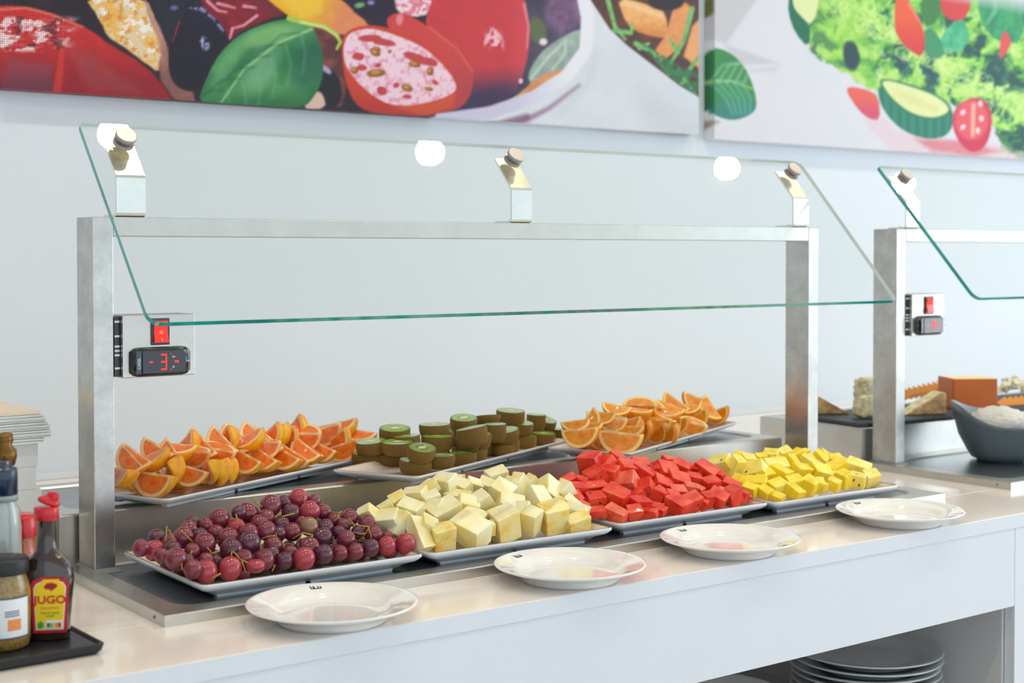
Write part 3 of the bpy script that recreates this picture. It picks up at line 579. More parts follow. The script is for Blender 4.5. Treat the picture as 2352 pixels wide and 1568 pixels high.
# ------------------------------------------------------------------ trays
def tray_mats():
    m, t, b = nt('speckled_glaze'); k = noise(t, coords(t), 900, 2); k2 = noise(t, coords(t), 60, 3)
    c = ramp(t, k, [(.30, l2((120, 88, 60))), (.36, l2((222, 208, 196))), (.8, l2((228, 216, 206)))])
    link(t, c, b.inputs['Base Color']); b.inputs['Roughness'].default_value = .22; b.inputs['Coat Weight'].default_value = .4
    m2, t, b = nt('brown_rim'); k = noise(t, coords(t), 260, 5, .7)
    link(t, ramp(t, k, [(.38, l2((92, 60, 36))), (.5, l2((150, 104, 62))), (.66, l2((210, 184, 156)))]), b.inputs['Base Color']); b.inputs['Roughness'].default_value = .25
    return m, m2
SPECK, BRIM = tray_mats()
TWHITE = plain('tray_white', (214, 221, 228), .2, coat=.4)
def tray(name_label, L, Wd, h, loc, rz, group):
    r = empty('serving_tray', loc); r.rotation_euler = (0, 0, rz); tag(r, name_label, 'tray', group)
    def R(i, z, rad): return rrect(i, L-i, i, Wd-i, max(.002, rad-i*.5), z)
    out = [R(.026, .0045, .016), R(.020, h*.40, .014), R(.006, h*.60, .012), R(.0010, h*.78, .011), R(0, h*.86, .010), R(.0004, h*.95, .010), R(.0012, h, .010)]
    rim = [R(.0012, h, .010), R(.0036, h+.0002, .010), R(.0048, h-.0008, .010)]
    inn = [R(.0048, h-.0008, .010), R(.012, h*.60, .012), R(.020, h*.42, .014), R(.026, h*.38, .016)]
    for nm, loops, mat, caps in (('tray_body', out, TWHITE, 'b'), ('tray_rim', rim, BRIM, ''), ('tray_dish', inn, SPECK, 't')):
        vs, fs = ring_loft(loops); n = len(loops[0])
        if caps == 'b': fs.append(tuple(range(n))[::-1])
        if caps == 't': fs.append(tuple(range(len(vs)-n, len(vs))))
        me = bpy.data.meshes.new(nm); me.from_pydata(vs, [], fs)
        o = mesh_obj(nm, me, r, [mat], smooth=True)
        if caps: me.polygons[-1].use_smooth = False
    # foot ring in four strips with V gaps
    i = .030; fw = .010
    nseg = 3 if L > .4 else 2
    def foot(x0, x1, y0, y1):
        me = prism_mesh([(x0, y0), (x1, y0), (x1, y1), (x0, y1)], 0, .006); 
        for v in me.vertices:
            if v.co.z < .003:
                v.co.x = x0+.004 if v.co.x < (x0+x1)/2 else x1-.004
        mesh_obj('foot', me, r, [TWHITE])
    seg = (L-2*i)/nseg
    for k in range(nseg):
        for y in (i, Wd-i-fw): foot(i+k*seg+.001, i+(k+1)*seg-.001, y, y+fw)
    return r
T0 = .0138-.0028
FT = {}
FTH = .024
for nm, x, y, L in (('grape', .064, .034, .328), ('melon', .400, .0265, .328), ('watermelon', .751, .039, .325), ('pineapple', 1.083, .0285, .316)):
    lab = {'grape': 'rectangular white tray with brown rim holding the red grapes',
           'melon': 'rectangular white tray with brown rim holding the pale melon chunks',
           'watermelon': 'rectangular white tray with brown rim holding the red watermelon cubes',
           'pineapple': 'rectangular white tray with brown rim holding the yellow pineapple chunks'}[nm]
    tray(lab, L, .265, FTH, (x, y, ZC+T0), math.radians(-.6), 'front row trays'); FT[nm] = (x, y, L)
RT_ANG = math.radians(24.3); RH = .019; RZ0 = .0831+.0006
RTR = {}
for nm, (u, v), zz in (('grapefruit', (383, 1152), .0), ('kiwi', (957, 1101), .0012), ('orange', (1447, 1046), .0024)):
    P = onz(u, v-6, RZ0+RH+zz); RTR[nm] = (P, zz)
    lab = {'grapefruit': 'long narrow white tray set askew on the rear step under the grapefruit wedges',
           'kiwi': 'long narrow white tray set askew on the rear step under the kiwi halves',
           'orange': 'long narrow white tray set askew on the rear step under the orange wedges'}[nm]
    tr = tray(lab, .53, .162, RH, (P[0], P[1], ZC+RZ0+zz), RT_ANG, 'rear step trays')

# ------------------------------------------------------------------ fruit placement
class Heap:
    """sloping front of a pile: rises from the tray's front edge inwards"""
    def __init__(s, O, ang, z0, slope, s0, smax):
        s.O = np.array([O[0], O[1], 0.]); s.n = np.array([-math.sin(ang), math.cos(ang), 0.]); s.z0 = z0; s.k = math.tan(math.radians(slope)); s.s0 = s0; s.smax = smax
    def at(s, u, v):
        d = ray(u, v); A = d[2]-s.k*(d@s.n); B = s.z0+s.k*((CAM-s.O)@s.n-s.s0)-CAM[2]
        t = B/A if abs(A) > 1e-9 else 1e9
        q = ((CAM+d*t-s.O)@s.n)
        if t <= 0 or q > s.smax: t = (s.smax-((CAM-s.O)@s.n))/(d@s.n)
        elif q < s.s0: t = (s.s0-((CAM-s.O)@s.n))/(d@s.n)
        P = CAM+d*t
        if P[2] < s.z0: 
            t = (s.z0-CAM[2])/d[2]; P = CAM+d*t
        return P
VB = Matrix(((RT[0], fh[0], 0), (RT[1], fh[1], 0), (0, 0, 1)))   # view basis: x right, y away, z up
def Rm(a, ax): return Matrix.Rotation(math.radians(a), 3, ax)
def settle(pts, rad, fl, it=60, keep=1.0):
    """push pieces apart, mostly along the line of sight"""
    P = np.array(pts); R = np.array(rad); P0 = P.copy()
    D = P-CAM; D /= np.linalg.norm(D, axis=1)[:, None]
    for _ in range(it):
        d = P[:, None]-P[None]; n = np.linalg.norm(d, axis=2)+1e-9; ov = (R[:, None]+R[None])*keep-n; np.fill_diagonal(ov, 0); ov = np.clip(ov, 0, None)
        mv = (d/n[:, :, None]*ov[:, :, None]).sum(1)*.35
        al = (mv*D).sum(1)[:, None]*D; P = P+al+.25*(mv-al)
        P = P+(P0-P-(((P0-P)*D).sum(1)[:, None]*D))*.1
        low = (fl+R)-P[:, 2]; P[:, 2] += np.clip(low, 0, None)
    return P
def zone(u, v, cu, cv, hw, hh, what, where):
    a = (u-cu)/hw; b = (v-cv)/hh-.0
    hx = 'far left' if a < -.66 else 'left of centre' if a < -.22 else 'at the centre' if a < .22 else 'right of centre' if a < .66 else 'far right'
    vz = 'along the top' if b < -.42 else 'in the upper part' if b < .05 else 'in the lower part' if b < .5 else 'at the bottom front'
    return f'{what} {vz} of its heap, {hx}'

# ---- grapes
GR = '''1490,735,68 1570,833,72 1605,755,48 1375,765,52 1280,790,77 1106,848,78 1040,840,45 893,890,74 1680,838,55 1430,845,65 1245,880,60 1195,930,66
1362,935,62 1243,975,66 1440,985,65 1340,1000,40 1512,920,40 1568,945,64 1690,955,60 1755,895,45 1870,880,62 1790,990,50 1830,935,45 2000,930,60 1940,985,50 2050,1005,64
1845,1042,64 1672,1028,70 2148,1030,45 2150,1090,65 2030,1105,62 1915,1130,60 1800,1140,55 1680,1150,65 1568,1108,78 1530,1185,76 1385,1200,60 1232,1190,72 1295,1090,70
1290,1150,40 1425,1145,48 1165,1240,62 1115,1070,80 1120,1000,70 960,1040,80 985,1120,85 1020,950,60 870,1000,62 750,1020,60 780,1085,85 665,965,60 695,920,50 795,935,45
620,1030,75 540,1120,65 520,1060,35 570,1190,78 425,1040,65 410,1125,72 307,1105,60 650,1215,62 695,1265,65 795,1280,80 875,1210,55 795,1200,58 690,1130,50 975,1260,92
1080,1180,60 470,1170,45 2293,1074,72'''.split()
GR = [tuple(float(a) for a in g.split(',')) for g in GR]
GR = [(230+x/3.267, 920+y/3.267, r/3.267) for x, y, r in GR]
def grape_mat(name, c1, c2, c3):
    m, t, b = nt(name); oi = t.nodes.new('ShaderNodeObjectInfo'); co = coords(t)
    va = t.nodes.new('ShaderNodeVectorMath'); va.operation = 'ADD'; link(t, co, va.inputs[0]); link(t, oi.outputs['Location'], va.inputs[1])
    k = noise(t, va.outputs[0], 70, 4, .6); k2 = noise(t, va.outputs[0], 900, 2)
    col = ramp(t, k, [(.28, l2(c1)), (.5, l2(c2)), (.75, l2(c3))])
    mx = t.nodes.new('ShaderNodeMix'); mx.data_type = 'RGBA'; mx.inputs['B'].default_value = (*l2((150, 128, 150)), 1)
    k3 = ramp(t, noise(t, va.outputs[0], 45, 3), [(.52, (0, 0, 0)), (.75, (.42, .42, .42))]); link(t, k3, mx.inputs[0]); link(t, col, mx.inputs['A'])
    link(t, mx.outputs['Result'], b.inputs['Base Color'])
    b.inputs['Roughness'].default_value = .2; b.inputs['Subsurface Weight'].default_value = .12; b.inputs['Subsurface Scale'].default_value = .004
    b.inputs['Coat Weight'].default_value = .35; bump(t, b, k2, .05, .0003); return m
GM = [grape_mat('red_grape', (88, 22, 40), (120, 34, 50), (160, 50, 62)), grape_mat('dark_grape', (56, 20, 44), (84, 28, 50), (118, 44, 62)), grape_mat('bright_red_grape', (140, 26, 44), (170, 44, 60), (196, 84, 90)), grape_mat('green_grape', (120, 100, 70), (150, 110, 78), (150, 60, 60))]
STEM = plain('grape_stem', (168, 140, 62), .6, var=.2, vs=120)
hp = Heap((.064, .034), 0, T0+.022, 27, .02, .20)
pts, rad = [], []
for u, v, r in GR:
    P = hp.at(u, v); pts.append(P); rad.append(max(.0102, min(.0152, 1.09*r/pxm(P))))
P2 = settle(pts, rad, T0+.0105, 120, .93)
base = bmesh.new(); bmesh.ops.create_icosphere(base, subdivisions=3, radius=1); gme = bm_mesh(base, 'grape')
for p in gme.polygons: p.use_smooth = True
for v in gme.vertices:
    k = 1+.06*v.co.z; v.co.x *= k; v.co.y *= k
    if v.co.z > .9: v.co.z -= (v.co.z-.9)*.7
gms = []
for m in GM:
    c = gme.copy(); c.materials.append(m); gms.append(c)
def put_grape(P, r, k, lab, q=None):
    o = bpy.data.objects.new('grape', gms[k]); COL.objects.link(o); o.location = (P[0], P[1], P[2]+ZC)
    o.scale = (r, r, r*random.uniform(1.02, 1.16)); 
    o.rotation_euler = q if q else (random.uniform(-.9, .9), random.uniform(-.9, .9), random.uniform(0, 6))
    tag(o, lab, 'grape', 'red grapes heaped on the nearest front tray'); return o
cu, cv = 630, 1240
top = 0
for i, ((u, v, r0), P, r) in enumerate(zip(GR, P2, rad)):
    k = 3 if i == 17 else (2 if i in (66, 62, 58, 41, 1, 29, 46, 35, 0, 69) else (1 if (i*7) % 3 == 0 else 0))
    line = 1160+abs(u-690)*.28
    lab = zone(u, v, cu, 1240+(630-u)*.05, 300, 75, ('dark red grape', 'purplish black grape', 'bright red grape', '')[k], '')
    if i == 17: lab = 'grape with a greenish patch near the middle of the heap'
    if i == 0: lab = 'large red grape at the very peak of the grape heap'
    if i == 66: lab = 'big pinkish red grape at the front rim of the tray, stalk at its lower left'
    if i == 62: lab = 'reddish grape right at the near front corner of the grape tray'
    if i == 41: lab = 'small misshapen bright red grape lying against the front rim'
    if i == 69: lab = 'lone grape farthest right, against the right rim of the grape tray'
    if i == 59: lab = 'dark grape farthest left, in the left rear corner of the grape tray'
    o = put_grape(P, r, k, lab)
    if i == 41: o.scale = (r*1.1, r*1.1, r*.8); o.rotation_euler = (0, 0, 0)
# hidden grapes that carry the heap
extra = []
for lv in range(3):
    for gy in range(9):
        for gx_ in range(13):
            P = np.array([.088+.0225*gx_+(.011 if (gy+lv) % 2 else 0), .062+.0215*gy, T0+.0215+.0195*lv])
            q = P-CAM; dd = (P2-CAM); behind = P[2] < T0+.030+math.tan(math.radians(27))*(P[1]-.034-.035)-.012 and P[0] < .37
            if not behind: continue
            allp = np.vstack([P2]+([np.array(extra)] if extra else []))
            if np.linalg.norm(allp-P, axis=1).min() > .0195: extra.append(P)
for k, P in enumerate(extra[:70]): put_grape(P, .0105, k % 2, 'dark grape deep inside its heap, mostly hidden by the others')
# stalks, each clinging to a grape
ST = [((500,940),(493,1035),(487,1085)), ((512,965),(545,1025),(540,1060)), ((598,970),(650,1018),(697,1062)), ((1150,715),(1170,765),(1215,795)), ((1018,850),(1030,900),(1050,945)),
      ((970,888),(1015,888),(1045,910)), ((1265,885),(1310,875),(1360,840)), ((1290,920),(1320,880),(1460,845)), ((800,1098),(840,1145),(895,1125)), ((1445,1035),(1520,990),(1600,1010)), ((1520,985),(1500,1025),(1525,1050)),
      ((1320,990),(1325,1050),(1305,1110)), ((1190,1050),(1250,1020),(1320,1012)), ((1325,1045),(1375,1070),(1380,1140)), ((1205,1060),(1205,1100),(1225,1125)), ((1735,835),(1790,840),(1815,830)), ((1800,835),(1780,885),(1760,905)),
      ((1865,880),(1900,925),(1895,985)), ((1850,915),(1960,940),(2020,945)), ((2020,945),(1990,1000),(1925,1060)), ((2010,950),(2030,1000),(2035,1045)), ((1900,985),(1950,1000),(1990,995)), ((990,1130),(1010,1140),(1045,1185)), ((990,1130),(985,1150),(985,1170)),
      ((1045,1185),(1085,1205),(1115,1220)), ((815,1280),(840,1330),(905,1295)), ((605,1185),(615,1260),(635,1270)), ((1750,1020),(1745,1060),(1775,1110)), ((1060,1200),(1080,1250),(1095,1290)), ((1310,1230),(1300,1260),(1290,1280)), ((690,1120),(680,1150),(660,1170)), ((1528,700),(1525,740),(1540,775))]
for s in ST:
    pp = [(230+a/3.267, 920+b/3.267) for a, b in s]
    mu, mv = pp[1]; dd = ray(mu, mv); best = 9
    for P, r in zip(P2, rad):    # nearest grape surface in view
        t = float((P-CAM)@dd/(dd@dd)); miss = np.linalg.norm(CAM+dd*t-P)
        if miss < r*1.5: best = min(best, t-math.sqrt(max(0, r*r-miss*miss))/np.linalg.norm(dd))
    if best == 9: best = float((hp.at(mu, mv)-CAM)@FW)
    path = [CAM+ray(a, b)*(best-.001) for a, b in pp]
    c = path[1]; o = mesh_obj('grape_stalk', tube_mesh([(q-c) for q in path], [.0011, .0010, .0013], 6), None, [STEM]); o.location = (c[0], c[1], c[2]+ZC)
    tag(o, zone(mu, mv, cu, 1235, 300, 75, 'thin yellowish grape stalk', 'of grapes'), 'grape stalk', 'bare stalks among the red grapes')

# ---- cut chunks
def chunk_mesh(w, d, h, mats, jit=.14, bev=.0012, taper=0):
    bm = bmesh.new(); c = []
    for sx in (-1, 1):
        for sy in (-1, 1):
            for sz in (-1, 1):
                k = 1-taper*(sz > 0)
                c.append(bm.verts.new((sx*w/2*k*(1+random.uniform(-jit, jit)), sy*d/2*k*(1+random.uniform(-jit, jit)), sz*h/2*(1+random.uniform(-jit, jit)))))
    r = bmesh.ops.convex_hull(bm, input=c)
    bmesh.ops.dissolve_limit(bm, angle_limit=.2, verts=bm.verts, edges=bm.edges)
    bmesh.ops.bevel(bm, geom=list(bm.edges), offset=bev, segments=2, affect='EDGES', profile=.6)
    bmesh.ops.recalc_face_normals(bm, faces=bm.faces)
    me = bm_mesh(bm, 'chunk')
    for m in mats: me.materials.append(m)
    for p in me.polygons: p.use_smooth = False
    return me
def fruit_mat(name, stops, scale=45, stretch=(1, 1, 1), sss=.25, rough=.28, bmp=.25, bscale=260, coat=.15, radius=(1, .5, .2)):
    m, t, b = nt(name); oi = t.nodes.new('ShaderNodeObjectInfo'); co = coords(t, 'Object', stretch)
    va = t.nodes.new('ShaderNodeVectorMath'); va.operation = 'ADD'; link(t, co, va.inputs[0]); link(t, oi.outputs['Location'], va.inputs[1])
    k = noise(t, va.outputs[0], scale, 4, .6)
    link(t, ramp(t, k, [(p, l2(c)) for p, c in stops]), b.inputs['Base Color'])
    b.inputs['Roughness'].default_value = rough; b.inputs['Subsurface Weight'].default_value = sss; b.inputs['Subsurface Scale'].default_value = .006; b.inputs['Subsurface Radius'].default_value = radius
    b.inputs['Coat Weight'].default_value = coat
    bump(t, b, noise(t, va.outputs[0], bscale, 5, .65), bmp, .0008); return m
MELON = fruit_mat('melon_flesh', [(.25, (236, 206, 96)), (.42, (240, 226, 160)), (.6, (244, 240, 204)), (.8, (236, 244, 206))], 28, bmp=.12, rough=.3)
MELONO = fruit_mat('melon_ripe', [(.3, (242, 190, 60)), (.48, (246, 228, 140)), (.75, (247, 240, 196))], 50, bmp=.4)
WMEL = fruit_mat('watermelon_flesh', [(.25, (206, 26, 18)), (.5, (232, 62, 40)), (.72, (244, 104, 66))], 38, bmp=.45, bscale=420, rough=.25, coat=.1, radius=(1, .25, .15))
WMELP = fruit_mat('watermelon_pale', [(.25, (224, 56, 36)), (.5, (240, 104, 76)), (.75, (246, 140, 112))], 60, bmp=.5, bscale=420, rough=.25, coat=.3)
PINE = fruit_mat('pineapple_flesh', [(.25, (246, 200, 10)), (.5, (255, 226, 50)), (.75, (255, 240, 130))], 55, (1, 1, .3), sss=.4, coat=.05, bmp=.45, bscale=300)
PINEP = fruit_mat('pineapple_core', [(.25, (250, 214, 60)), (.5, (255, 236, 120)), (.75, (255, 248, 196))], 60, (1, 1, .25), sss=.35, coat=.05, bmp=.5, bscale=300)
SEED = plain('melon_seed_black', (24, 14, 14), .25, coat=.5)
SEEDP = plain('seed_pale', (230, 196, 120), .4)
sd = bmesh.new(); bmesh.ops.create_icosphere(sd, subdivisions=1, radius=1); seed_me = bm_mesh(sd, 'seed'); seed_me.materials.append(SEED)
for p in seed_me.polygons: p.use_smooth = True
seed_me2 = seed_me.copy(); seed_me2.materials.clear(); seed_me2.materials.append(SEEDP)
def chunks(name, cat, spec, heap, floor, matf, labf, group, keep=.8, depth=.85, seeds=None, taper=0, jit=.14, shrink=.83, Lt=.32):
    pts, rad, info = [], [], []
    for i, (u, v, w, h, roll) in enumerate(spec):
        P = heap.at(u, v); k = pxm(P); w, h = w/k*shrink, h/k*shrink
        pts.append(P); rad.append(.40*math.sqrt(w*h)*1.0); info.append((u, v, w, h, roll))
    P2 = settle(pts, rad, floor, 60, keep*.86)
    for i, (P, (u, v, w, h, roll)) in enumerate(zip(P2, info)):
        d = max(.014, min(.036, depth*math.sqrt(w*h)))
        me = chunk_mesh(w, d, h, [matf(i)], jit, min(.0016, .07*min(w, h)), taper)
        o = bpy.data.objects.new(name, me); COL.objects.link(o)
        yaw = (28 if (i*37) % 2 else -30)+random.uniform(-12, 12); pit = random.uniform(14, 34)
        R = VB @ Rm(-roll, 'Y') @ Rm(pit, 'X') @ Rm(yaw, 'Z')
        ext = max((R @ vv.co).z for vv in me.vertices); lo = -min((R @ vv.co).z for vv in me.vertices)
        z = max(P[2], floor+lo*.98)
        o.matrix_world = Matrix.Translation((P[0], P[1], z+ZC)) @ R.to_4x4()
        tag(o, labf(i, u, v), cat, group)
        if seeds and i in seeds:
            front = [p for p in me.polygons if (R @ p.normal).dot(Vector(-FW)) > .3]
            front.sort(key=lambda p: -p.area)
            for s in range(seeds[i][0]):
                pf = front[s % min(2, len(front))]
                so = bpy.data.objects.new('seed', seed_me2 if seeds[i][1] else seed_me); COL.objects.link(so); so.parent = o
                a = random.uniform(-.35, .35); vv = [me.vertices[q].co for q in pf.vertices]
                tpos = pf.center*(1)+(vv[s % len(vv)]-pf.center)*random.uniform(.1, .6)
                so.location = tpos-pf.normal*.0004; so.rotation_euler = pf.normal.to_track_quat('Z', 'Y').to_euler(); so.rotation_euler.rotate_axis('Z', random.uniform(0, 3))
                so.scale = (.0019, .0033, .0011)
    # lower layer that carries the visible pieces
    L = Lt; cnt_ = 0; s_ = .058
    while s_ < .235:
        x = .03
        while x < L-.03:
            lv = 0
            while floor+.013+.027*lv < heap.z0+heap.k*(min(s_, heap.smax)-heap.s0)-.030-.050*abs(2*x/L-1)**1.5:
                w = random.uniform(.024, .031); me = chunk_mesh(w, w*.9, w*.85, [matf(9999)], jit, .0012)
                o = bpy.data.objects.new(name, me); COL.objects.link(o); yw = random.uniform(0, 3)
                lo = -min(q.co.z for q in me.vertices)
                q = np.array([heap.O[0]+x+random.uniform(-.003, .003)+(.012 if lv else 0), heap.O[1]+s_+random.uniform(-.002, .002), floor+lo+.0275*lv])
                o.location = (q[0], q[1], q[2]+ZC); o.rotation_euler = (0, 0, yw)
                side = 'left' if x < L/3 else 'middle' if x < L*2/3 else 'right'
                tag(o, f'{cat} in the {"second" if lv else "bottom"} layer deep inside its heap, {side} part, mostly hidden', cat, group)
                lv += 1
            x += .034
        s_ += .036
    return P2
def sp(s, ox, oy, k):
    out = []
    for q in s.split():
        x, y, w, h, r = map(float, q.split(',')); out.append((ox+x/k, oy+y/k, w/k, h/k, r))
    return out
ME = sp('170,860,300,230,40 520,760,250,200,25 530,970,480,270,20 770,640,260,280,20 950,810,420,330,-5 785,1050,430,300,48 1050,510,360,220,20 1310,400,260,230,25 1590,350,340,330,8 1330,640,300,280,10 1370,780,380,250,30 1570,850,500,390,8 1820,550,480,160,8 1960,730,340,330,-28 1880,370,320,230,0 2110,340,280,180,-35 2120,920,420,250,-15 1240,1130,320,380,-35 1120,1240,560,240,-48 1550,1270,400,430,0 2030,1220,620,390,-5', 820, 1070, 7.84)
ME += sp('465,190,390,240,0 320,360,330,200,-5 240,700,290,470,28 560,520,400,380,-15 780,430,190,430,30 920,370,230,430,28 1090,340,260,280,35 1470,470,290,540,48 1710,470,270,340,28 1250,650,480,290,-38 700,730,420,360,-28 930,870,340,370,28 620,1040,440,500,3 1100,1000,280,430,-6 1510,920,440,470,0 1900,840,400,260,-10 1930,1010,380,260,3 1830,700,330,180,-20 340,1120,200,230,0', 1080, 1070, 7.84)
cz = lambda what, cu, cv, hw, hh, where: (lambda i, u, v: zone(u, v, cu, cv, hw, hh, what, where))
mel_l = cz('pale yellow-green melon chunk', 1085, 1175, 260, 70, 'of melon')
def mel_lab(i, u, v):
    return {3: 'ragged melon chunk with bright orange flecks high on the left side of the melon heap', 11: 'large smooth melon block near the centre of the heap, halfway up',
            19: 'melon chunk with an orange seedy hollow, left of the big white front block', 20: 'widest whitish melon chunk resting on the front rim, orange fringe at its left',
            21: 'melon chunk at the very peak of the melon heap', 33: 'tall whitish melon block standing at the front rim, just right of centre',
            35: 'rounded melon chunk with seeds and orange pulp, at the right front', 0: 'melon chunk farthest left, just behind the grapes'}.get(i) or mel_l(i, u, v).replace('pale yellow-green', 'yellow-stained' if i in (3, 19, 35, 37, 39) else 'pale yellow-green')
hp = Heap((.400, .0265), 0, T0+.030, 25, .03, .20)
chunks('melon_chunk', 'melon chunk', ME, hp, T0+.0095, lambda i: MELONO if i in (3, 19, 35, 37, 39) else MELON, mel_lab, 'melon chunks heaped on a front tray', seeds={35: (5, 1)}, shrink=1.08)
WM = sp('600,270,340,330,10 860,320,350,300,40 1070,190,260,210,-20 700,510,330,320,22 960,480,250,300,0 1220,390,350,320,-25 1540,470,380,270,-25 1470,270,320,170,-20 1270,620,360,320,35 190,570,300,120,0 420,590,250,150,0 350,750,330,240,-8 340,900,220,180,-30 690,710,330,180,-10 900,700,260,120,0 690,940,320,260,0 1040,920,430,380,-5 690,1150,350,150,-3 1050,1190,380,210,-12 1380,1150,270,220,-8 1660,1150,270,130,5 1470,990,360,210,-15 1590,740,300,320,35 1440,840,220,170,30 1825,860,250,290,-22 1890,650,380,230,-35 1770,390,270,230,30 1950,430,390,270,-35 1770,1040,250,100,5 2160,780,270,180,-15 2150,1020,400,270,-12 2040,900,240,240,-30 470,1020,180,100,-20', 1280, 1030, 7.84)
WM += sp('270,250,230,190,-20 510,390,310,300,-12 440,580,380,260,-30 760,380,130,160,10 720,560,240,220,-20 950,430,380,290,-15 1030,670,280,270,-3 1210,550,130,240,0 650,740,240,200,-20 820,750,180,160,-10 700,970,290,280,0 870,990,200,200,-25 960,930,190,260,-10 1150,910,310,260,-15 1280,810,250,150,-30 1390,700,280,250,-20 1440,860,270,310,15 1630,880,130,220,-15 1680,870,130,160,-30 150,1110,180,130,0', 1500, 1030, 7.84)
wm_l = cz('red watermelon cube', 1510, 1135, 220, 62, 'of watermelon')
def wm_lab(i, u, v):
    return {2: 'watermelon cube at the very peak of the heap', 16: 'big blocky watermelon cube in front, black seed at its top left corner', 8: 'pink fibrous watermelon piece with a pointed top, just above the big front cube',
            27: 'watermelon piece with two black seeds side by side, upper middle of heap', 9: 'flat watermelon sliver farthest left, behind the melon', 0: 'tall watermelon piece at the upper left with a bumpy red top',
            38: 'rounded watermelon piece sitting on a square cube at the upper right', 39: 'square-faced watermelon cube directly under the rounded upper right piece',
            49: 'watermelon piece with a single dark seed low on its front, right end', 51: 'small dark watermelon piece farthest right beside the empty tray corner'}.get(i) or wm_l(i, u, v).replace('red watermelon', 'pale pinkish watermelon' if i in (8, 29, 18, 41, 42, 47) else 'red watermelon')
hp = Heap((.751, .039), 0, T0+.022, 26, .018, .19)
chunks('watermelon_cube', 'watermelon cube', WM, hp, T0+.0095, lambda i: WMELP if i in (8, 29, 18, 41, 42, 47) else WMEL, wm_lab, 'watermelon cubes heaped on a front tray', shrink=1.08,
       seeds={3: (1, 0), 4: (1, 1), 13: (1, 1), 14: (2, 0), 15: (3, 0), 16: (1, 0), 21: (1, 0), 24: (0, 0), 25: (1, 1), 26: (2, 0), 27: (2, 0), 33: (1, 0), 40: (2, 0), 43: (1, 0), 48: (1, 0), 49: (1, 0), 31: (1, 0), 7: (1, 0), 12: (1, 0)})
PI = sp('340,450,460,300,32 640,560,230,540,-26 820,250,340,100,8 960,400,250,300,-10 1100,600,500,260,42 1240,310,250,170,-10 1480,230,300,180,15 1790,210,280,210,5 1620,330,260,120,0 1600,470,500,210,-10 1950,400,290,230,-35 2080,250,260,230,25 2250,200,140,180,0 1450,590,200,150,0 1700,670,400,260,-15 1330,710,370,180,0 1150,850,440,200,15 770,870,250,330,30 1010,1040,280,260,0 1180,1010,120,160,0 1330,1070,270,240,-5 1620,950,390,250,-3 1590,1160,370,120,6 1980,860,340,260,-8 2000,1060,420,220,-20 2160,610,370,280,-20', 1620, 1020, 9.8)
PI += sp('380,380,430,160,-22 330,290,240,120,-20 570,290,300,200,-32 690,250,260,170,-38 830,330,230,200,10 950,280,120,120,-20 1070,340,250,90,-5 910,480,370,220,12 1350,490,470,240,-8 570,600,390,290,-22 860,650,220,160,0 1070,740,240,310,4 1340,740,310,240,-4 1620,700,290,270,-8 350,860,280,310,-10 550,850,170,260,-15 860,830,240,220,-10 650,880,120,160,0', 1820, 1020, 9.046)
pi_l = cz('yellow pineapple chunk', 1820, 1100, 190, 45, 'of pineapple')
def pi_lab(i, u, v):
    return {1: 'long upright pineapple chunk with brown eye marks, upper left of heap', 0: 'pineapple chunk farthest left, behind the watermelon', 37: 'smooth egg-shaped deep yellow pineapple chunk at the front rim',
            38: 'pale pineapple chunk with two small pairs of black eye marks', 39: 'pale fibrous pineapple chunk farthest right on its tray', 34: 'large smooth pineapple lump at the upper right of the heap'}.get(i) or pi_l(i, u, v).replace('yellow', 'pale fibrous yellow' if i in (1, 3, 4, 9, 6, 7, 38, 39, 34, 0, 26, 31) else 'deep yellow')
hp = Heap((1.083, .0285), 0, T0+.020, 20, .018, .20)
chunks('pineapple_chunk', 'pineapple chunk', PI, hp, T0+.0095, lambda i: PINEP if i in (1, 3, 4, 9, 6, 7, 38, 39, 34, 0, 26, 31) else PINE, pi_lab, 'pineapple chunks heaped on a front tray', shrink=1.10,
       seeds={38: (3, 0), 1: (2, 0), 0: (2, 0), 4: (2, 0), 18: (1, 0)})

